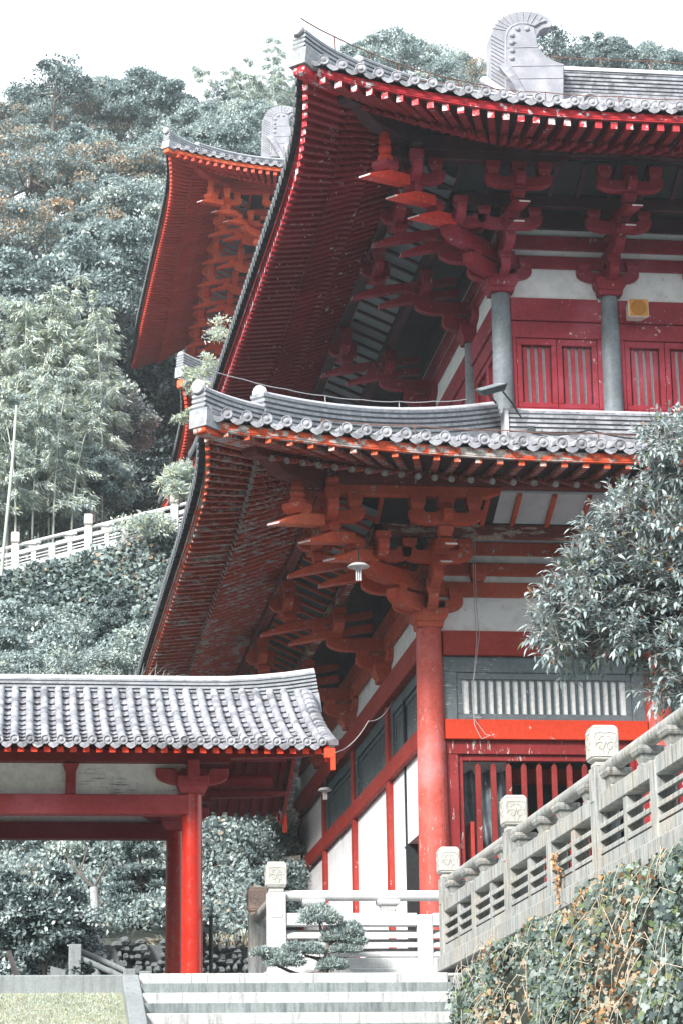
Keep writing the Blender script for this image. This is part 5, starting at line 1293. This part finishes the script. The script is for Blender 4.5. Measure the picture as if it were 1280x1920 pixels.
for px, py, r in out_px:
    for rep in range(2):
        p = at(px+14+rng.uniform(-14, 14), py+rng.uniform(-10, 10), Y=YT+rng.uniform(-.5, .6)); C.append(p); Rr.append(r/4600*YT*.72)
mb = MB(); hub = V((8.2, YT+.3, 5.6)); mb.tube([(8.6, YT+.3, 2.3), (8.45, YT+.3, 4.2), hub, (7.9, YT+.2, 7.6)], [.16, .14, .11, .04], 10)
for c in C[::2]:
    k = hub.lerp(c, .5)+V((0, 0, .12)); mb.tube([hub, k, c], [.035, .022, .006], 6)
tr = mb.build('trunk', 'bark', troot)
P_, D_, N_, MI = [], [], [], []; tw = MB()
for c, r in zip(C, Rr):
    nt_ = max(5, int(50*(r/.25)**1.3))
    for k in range(nt_):
        d = rdir(1, rng)[0]; d[2] = d[2]*.8+.05; s = c+V(d)*r*rng.uniform(.25, .95)
        tdir = V(d*.7+np.array([-.15, -.2, -.15+.55*rng.random()])).normalized()
        ln = .17+.10*rng.random(); e = s+tdir*ln; tw.tube([s, e], [.005, .003], 4, caps=False)
        sd_ = tdir.cross(V((0, 0, 1))).normalized() if abs(tdir.z) < .98 else V((1, 0, 0)); up_ = sd_.cross(tdir)
        for q in range(8):
            f_ = .25+.75*q/7; an = q*2.39996+rng.random()
            o_ = sd_*math.cos(an)+up_*math.sin(an)
            dd = (tdir*(.55+.5*f_)+o_*.9+V((0, 0, -.08))).normalized()
            P_.append(s.lerp(e, f_)); D_.append(dd); N_.append((up_*.4+V((-.1, -.45, 1))-dd*.2+V(rng.normal(size=3)*.25)).normalized())
            MI.append(0 if rng.random() < .64 else (1 if rng.random() < .90 else (2 if rng.random() < .8 else 3)))
n = len(P_); L = .088*(.6+.7*np.random.default_rng(5).random(n))
me = leaf_mesh('crown', np.array(P_), np.array(D_), np.array(N_), L, L*.37, ('osm', 'osd', 'grn', 'orb'), MI, 'lance', .3, .12)
c_ = bpy.data.objects.new('crown', me); COL.objects.link(c_); c_.parent = troot; c_.matrix_parent_inverse = troot.matrix_world.inverted()
tw.build('twigs', 'bark_p', c_)
# ------------------------------------------------------------------ ivy bank under the long balustrade
rng = np.random.default_rng(90)
def ivy_front(y, s):
    """s: 0 at the kerb top, 1 at the ground; the bank swells outward as it falls"""
    return 5.22-.16-.75*s**.8-.25*np.minimum(1.2, np.maximum(0, (26-y)/10))*s**.5
n = 84000; y = 8+20.7*rng.random(n)**.72; s = rng.random(n)**.9
lump = .20*np.sin(y*2.1+3*s)*np.sin(s*9+y*.8)+.13*np.sin(y*4.7+s*13)*np.sin(y*1.1+s*5)+.05*np.sin(y*11)*np.sin(s*31)
top = 2.36+.06*np.sin(y*1.9)+.05*np.sin(y*5.1)+.10*np.clip((25-y)/4, 0, 1)-.55*np.clip((y-26.8)/1.6, 0, 1)
x = ivy_front(y, s)-lump-.10*rng.random(n); z = top-4.2*s
k_ = rng.random(n) < .07; x = np.where(k_, 5.0+.2*rng.random(n), x); z = np.where(k_, top-.05+.10*rng.random(n), z)
P = np.stack([x, y, z], 1)
D = unit(rng.normal(size=P.shape)*.55+np.array([-.35, -.35, -.75])); Nn = unit(rng.normal(size=P.shape)*.55+np.array([-.5, -.7, .6]))
L = .043*(.45+1.0*rng.random(n)**1.5+.25*rng.random(n))
pat = np.sin(y*1.3+2.0*np.sin(s*5))+np.sin(y*3.1-s*6)*.7+rng.normal(size=n)*.55
mi = np.where(pat > 1.15, rng.choice([3, 4, 5, 7, 0], n, p=[.27, .17, .12, .26, .18]), np.where(pat > .1, rng.choice([0, 1, 2, 3, 7], n, p=[.48, .20, .12, .10, .10]), rng.choice([0, 1, 2, 6], n, p=[.52, .24, .10, .14])))
me = leaf_mesh('ivy_bank', P, D, Nn, L, L*.80, ('ivy', 'ivl', 'grn', 'org', 'orb', 'crm', 'drk', 'brn'), mi, 'ivy', .22, .12)
o = bpy.data.objects.new('ivy_bank', me); COL.objects.link(o); tag(o, 'thick ivy turning russet and cream, spilling over the terrace wall at lower right', 'ivy', kind='stuff')
m = MB(); ny, ns = 60, 16; vs = []
for j in range(ny+1):
    for i in range(ns+1):
        yy = 7.5+21.2*j/ny; ss = i/ns; tp = 2.26-.55*min(1, max(0, (yy-26.8)/1.6)); vs.append((float(ivy_front(yy, np.array(ss)))+.10, yy, tp-4.2*ss))
m.add(vs, [(j*(ns+1)+i, j*(ns+1)+i+1, (j+1)*(ns+1)+i+1, (j+1)*(ns+1)+i) for j in range(ny) for i in range(ns)], 0, True)
struct(m.build('ivy_soil_bank', 'soil'))
# straw stems over the ivy
n = 170; yy = 15+12*rng.random(n); ss = .02+.30*rng.random(n)**1.2; tw = MB()
for a, b in zip(yy, ss):
    p = V((float(ivy_front(a, np.array(b)))-.20, a, 2.48-4.2*b)); ln = rng.uniform(.2, .45); dy = rng.uniform(-.9, .5); dx = rng.uniform(-.7, .2)
    tw.tube([p, p+V((dx*ln*.5, dy*ln*.5, .10*ln)), p+V((dx*ln, dy*ln, -.25*ln)), p+V((dx*ln*1.3, dy*ln*1.4, -.6*ln))], [.004, .0036, .003, .002], 4, int(rng.random() < .35), caps=False)
o = tw.build('straw_stems', ['str', 'gra']); tag(o, 'pale dry grass stems arching out of the ivy', 'grass', kind='stuff')
# brown vine climbing the balustrade
m = MB(); vp_ = [at(1055, 1695, X=5.2), at(1050, 1660, X=5.2), at(1052, 1632, X=5.2), at(1043, 1618, X=5.2), at(1044, 1600, X=5.21)]; m.tube(vp_, .008, 5)
P = np.array([tuple(vp_[i].lerp(vp_[i+1], rng.random())+V((-.03, 0, 0))) for i in range(4) for _ in range(28)]); nn = len(P)
vine = tag(m.build('dry_vine', 'bark'), 'dry brown vine climbing the slats of the long balustrade', 'vine')
me = leaf_mesh('vine_leaves', P, rng.normal(size=P.shape)+np.array([0, 0, -.5]), rng.normal(size=P.shape), .05*(.5+rng.random(nn)), .03, ('orb', 'org'), tint_idx(nn, rng, (3, 2)), 'rhomb', .2); o = bpy.data.objects.new('vine_leaves', me); COL.objects.link(o); o.parent = vine
# ------------------------------------------------------------------ cloud-pruned pine in front of the white balustrade
rng = np.random.default_rng(95); YB = 30.4
def bp(x, y, dy=0): return at(420+x*.34375, 1560+y*.34375, Y=YB+dy)
bon = thing('pruned_pine', 'small cloud-pruned pine with flat leafy pads in front of the white balustrade', 'bonsai pine', (bp(548, 810).x, YB, 2.47))
m = MB(); b = bp(548, 860); m.tube([V((b.x, YB, 2.45)), bp(550, 780), bp(556, 720), bp(568, 640), bp(572, 590)], [.055, .05, .042, .034, .02], 9)
for pts in ([(545, 765), (500, 775), (430, 785), (380, 770), (300, 735), (220, 680)], [(556, 715), (500, 690), (440, 675)], [(570, 690), (620, 745)], [(566, 650), (610, 650), (660, 640)], [(570, 600), (530, 540), (520, 500)], [(570, 610), (640, 570), (690, 545)]):
    m.tube([bp(*p, dy=.04*i) for i, p in enumerate(pts)], [.034-.022*i/(len(pts)-1) for i in range(len(pts))], 7)
m.build('trunk', 'bark', bon)
for (x, y, w, h) in ((520, 490, 108, 78), (610, 590, 75, 62), (690, 560, 60, 58), (715, 610, 55, 40), (655, 655, 78, 34), (470, 660, 75, 44), (380, 650, 58, 36), (590, 745, 78, 46), (330, 725, 100, 58), (215, 670, 62, 30), (280, 690, 60, 40)):
    n = int(60*(w*h)**.5); d = rdir(n, rng); d[:, 2] = np.where(d[:, 2] < -.15, -d[:, 2]*.4, d[:, 2])
    c = bp(x, y); sx, sz_ = 1.12*w*.34375/4600*YB, 1.22*h*.34375/4600*YB
    rr = (.55+.45*rng.random(n))[:, None]*(1+.12*np.sin(d[:, :1]*9)*np.sin(d[:, 2:]*8))
    P = np.array(c)+d*rr*np.array([sx, sx*.8, sz_]); D = unit(d*.7+np.array([0, 0, .55])+rng.normal(size=d.shape)*.5)
    me = leaf_mesh('leaf_pad', P, D, rng.normal(size=P.shape)+np.array([0, -.3, .6]), .042*(.6+.7*rng.random(n)), .015, ('mid', 'sil', 'drk', 'pal'), tint_idx(n, rng, (2, 6, .5, 3)), 'lance', .2)
    o = bpy.data.objects.new('leaf_pad', me); COL.objects.link(o); o.parent = bon; o.matrix_parent_inverse = bon.matrix_world.inverted()
# ------------------------------------------------------------------ daylight
w = bpy.data.worlds.new('World'); SC.world = w; w.use_nodes = True
nt = w.node_tree; bg = nt.nodes['Background']
EL, AZ = math.radians(33), math.radians(-42)     # sun high, to the left behind the viewer
sky = nt.nodes.new('ShaderNodeTexSky'); sky.sky_type = 'NISHITA'; sky.sun_disc = False
sky.sun_elevation = EL; sky.sun_rotation = math.radians(180)+(-AZ); sky.air_density = 1.6; sky.dust_density = 4.0; sky.ozone_density = 1.5
mx = nt.nodes.new('ShaderNodeMix'); mx.data_type = 'RGBA'; mx.inputs['Factor'].default_value = .72
mx.inputs['B'].default_value = (11.2, 11.8, 12.2, 1)     # the even cloud layer
nt.links.new(sky.outputs[0], mx.inputs['A']); nt.links.new(mx.outputs['Result'], bg.inputs['Color'])
bg.inputs['Strength'].default_value = .062
sun = bpy.data.lights.new('sun', 'SUN'); sun.energy = 3.0; sun.angle = math.radians(14); sun.color = (1, .955, .90)
so = bpy.data.objects.new('sun', sun); COL.objects.link(so)
dv = V((math.sin(AZ)*math.cos(EL), -math.cos(AZ)*math.cos(EL), math.sin(EL)))   # towards the sun
so.rotation_euler = dv.to_track_quat('Z', 'Y').to_euler(); so.location = dv*60
SC.view_settings.view_transform = 'Standard'; SC.view_settings.look = 'None'; SC.view_settings.exposure = 1.58; SC.view_settings.gamma = 1
SC.render.engine = 'CYCLES'; SC.cycles.use_denoising = True; SC.cycles.max_bounces = 6; SC.cycles.diffuse_bounces = 3
SC.cycles.transparent_max_bounces = 8; SC.cycles.caustics_reflective = False; SC.cycles.caustics_refractive = False

# ------------------------------------------------------------------ the air between here and the hill
m = MB(); m.box(-125, 125, -105, 240, -2.75, 108)
hz_o = m.build('haze', 'conc'); hz_o['kind'] = 'stuff'
vm = bpy.data.materials.new('air'); vm.use_nodes = True; vn = vm.node_tree
for n_ in list(vn.nodes):
    if n_.type != 'OUTPUT_MATERIAL': vn.nodes.remove(n_)
pv = vn.nodes.new('ShaderNodeVolumePrincipled'); pv.inputs['Color'].default_value = (.84, .94, 1, 1); pv.inputs['Density'].default_value = .00036; pv.inputs['Anisotropy'].default_value = .2
vn.links.new(pv.outputs[0], vn.nodes['Material Output'].inputs['Volume'])
hz_o.data.materials.clear(); hz_o.data.materials.append(vm)
SC.cycles.volume_bounces = 1
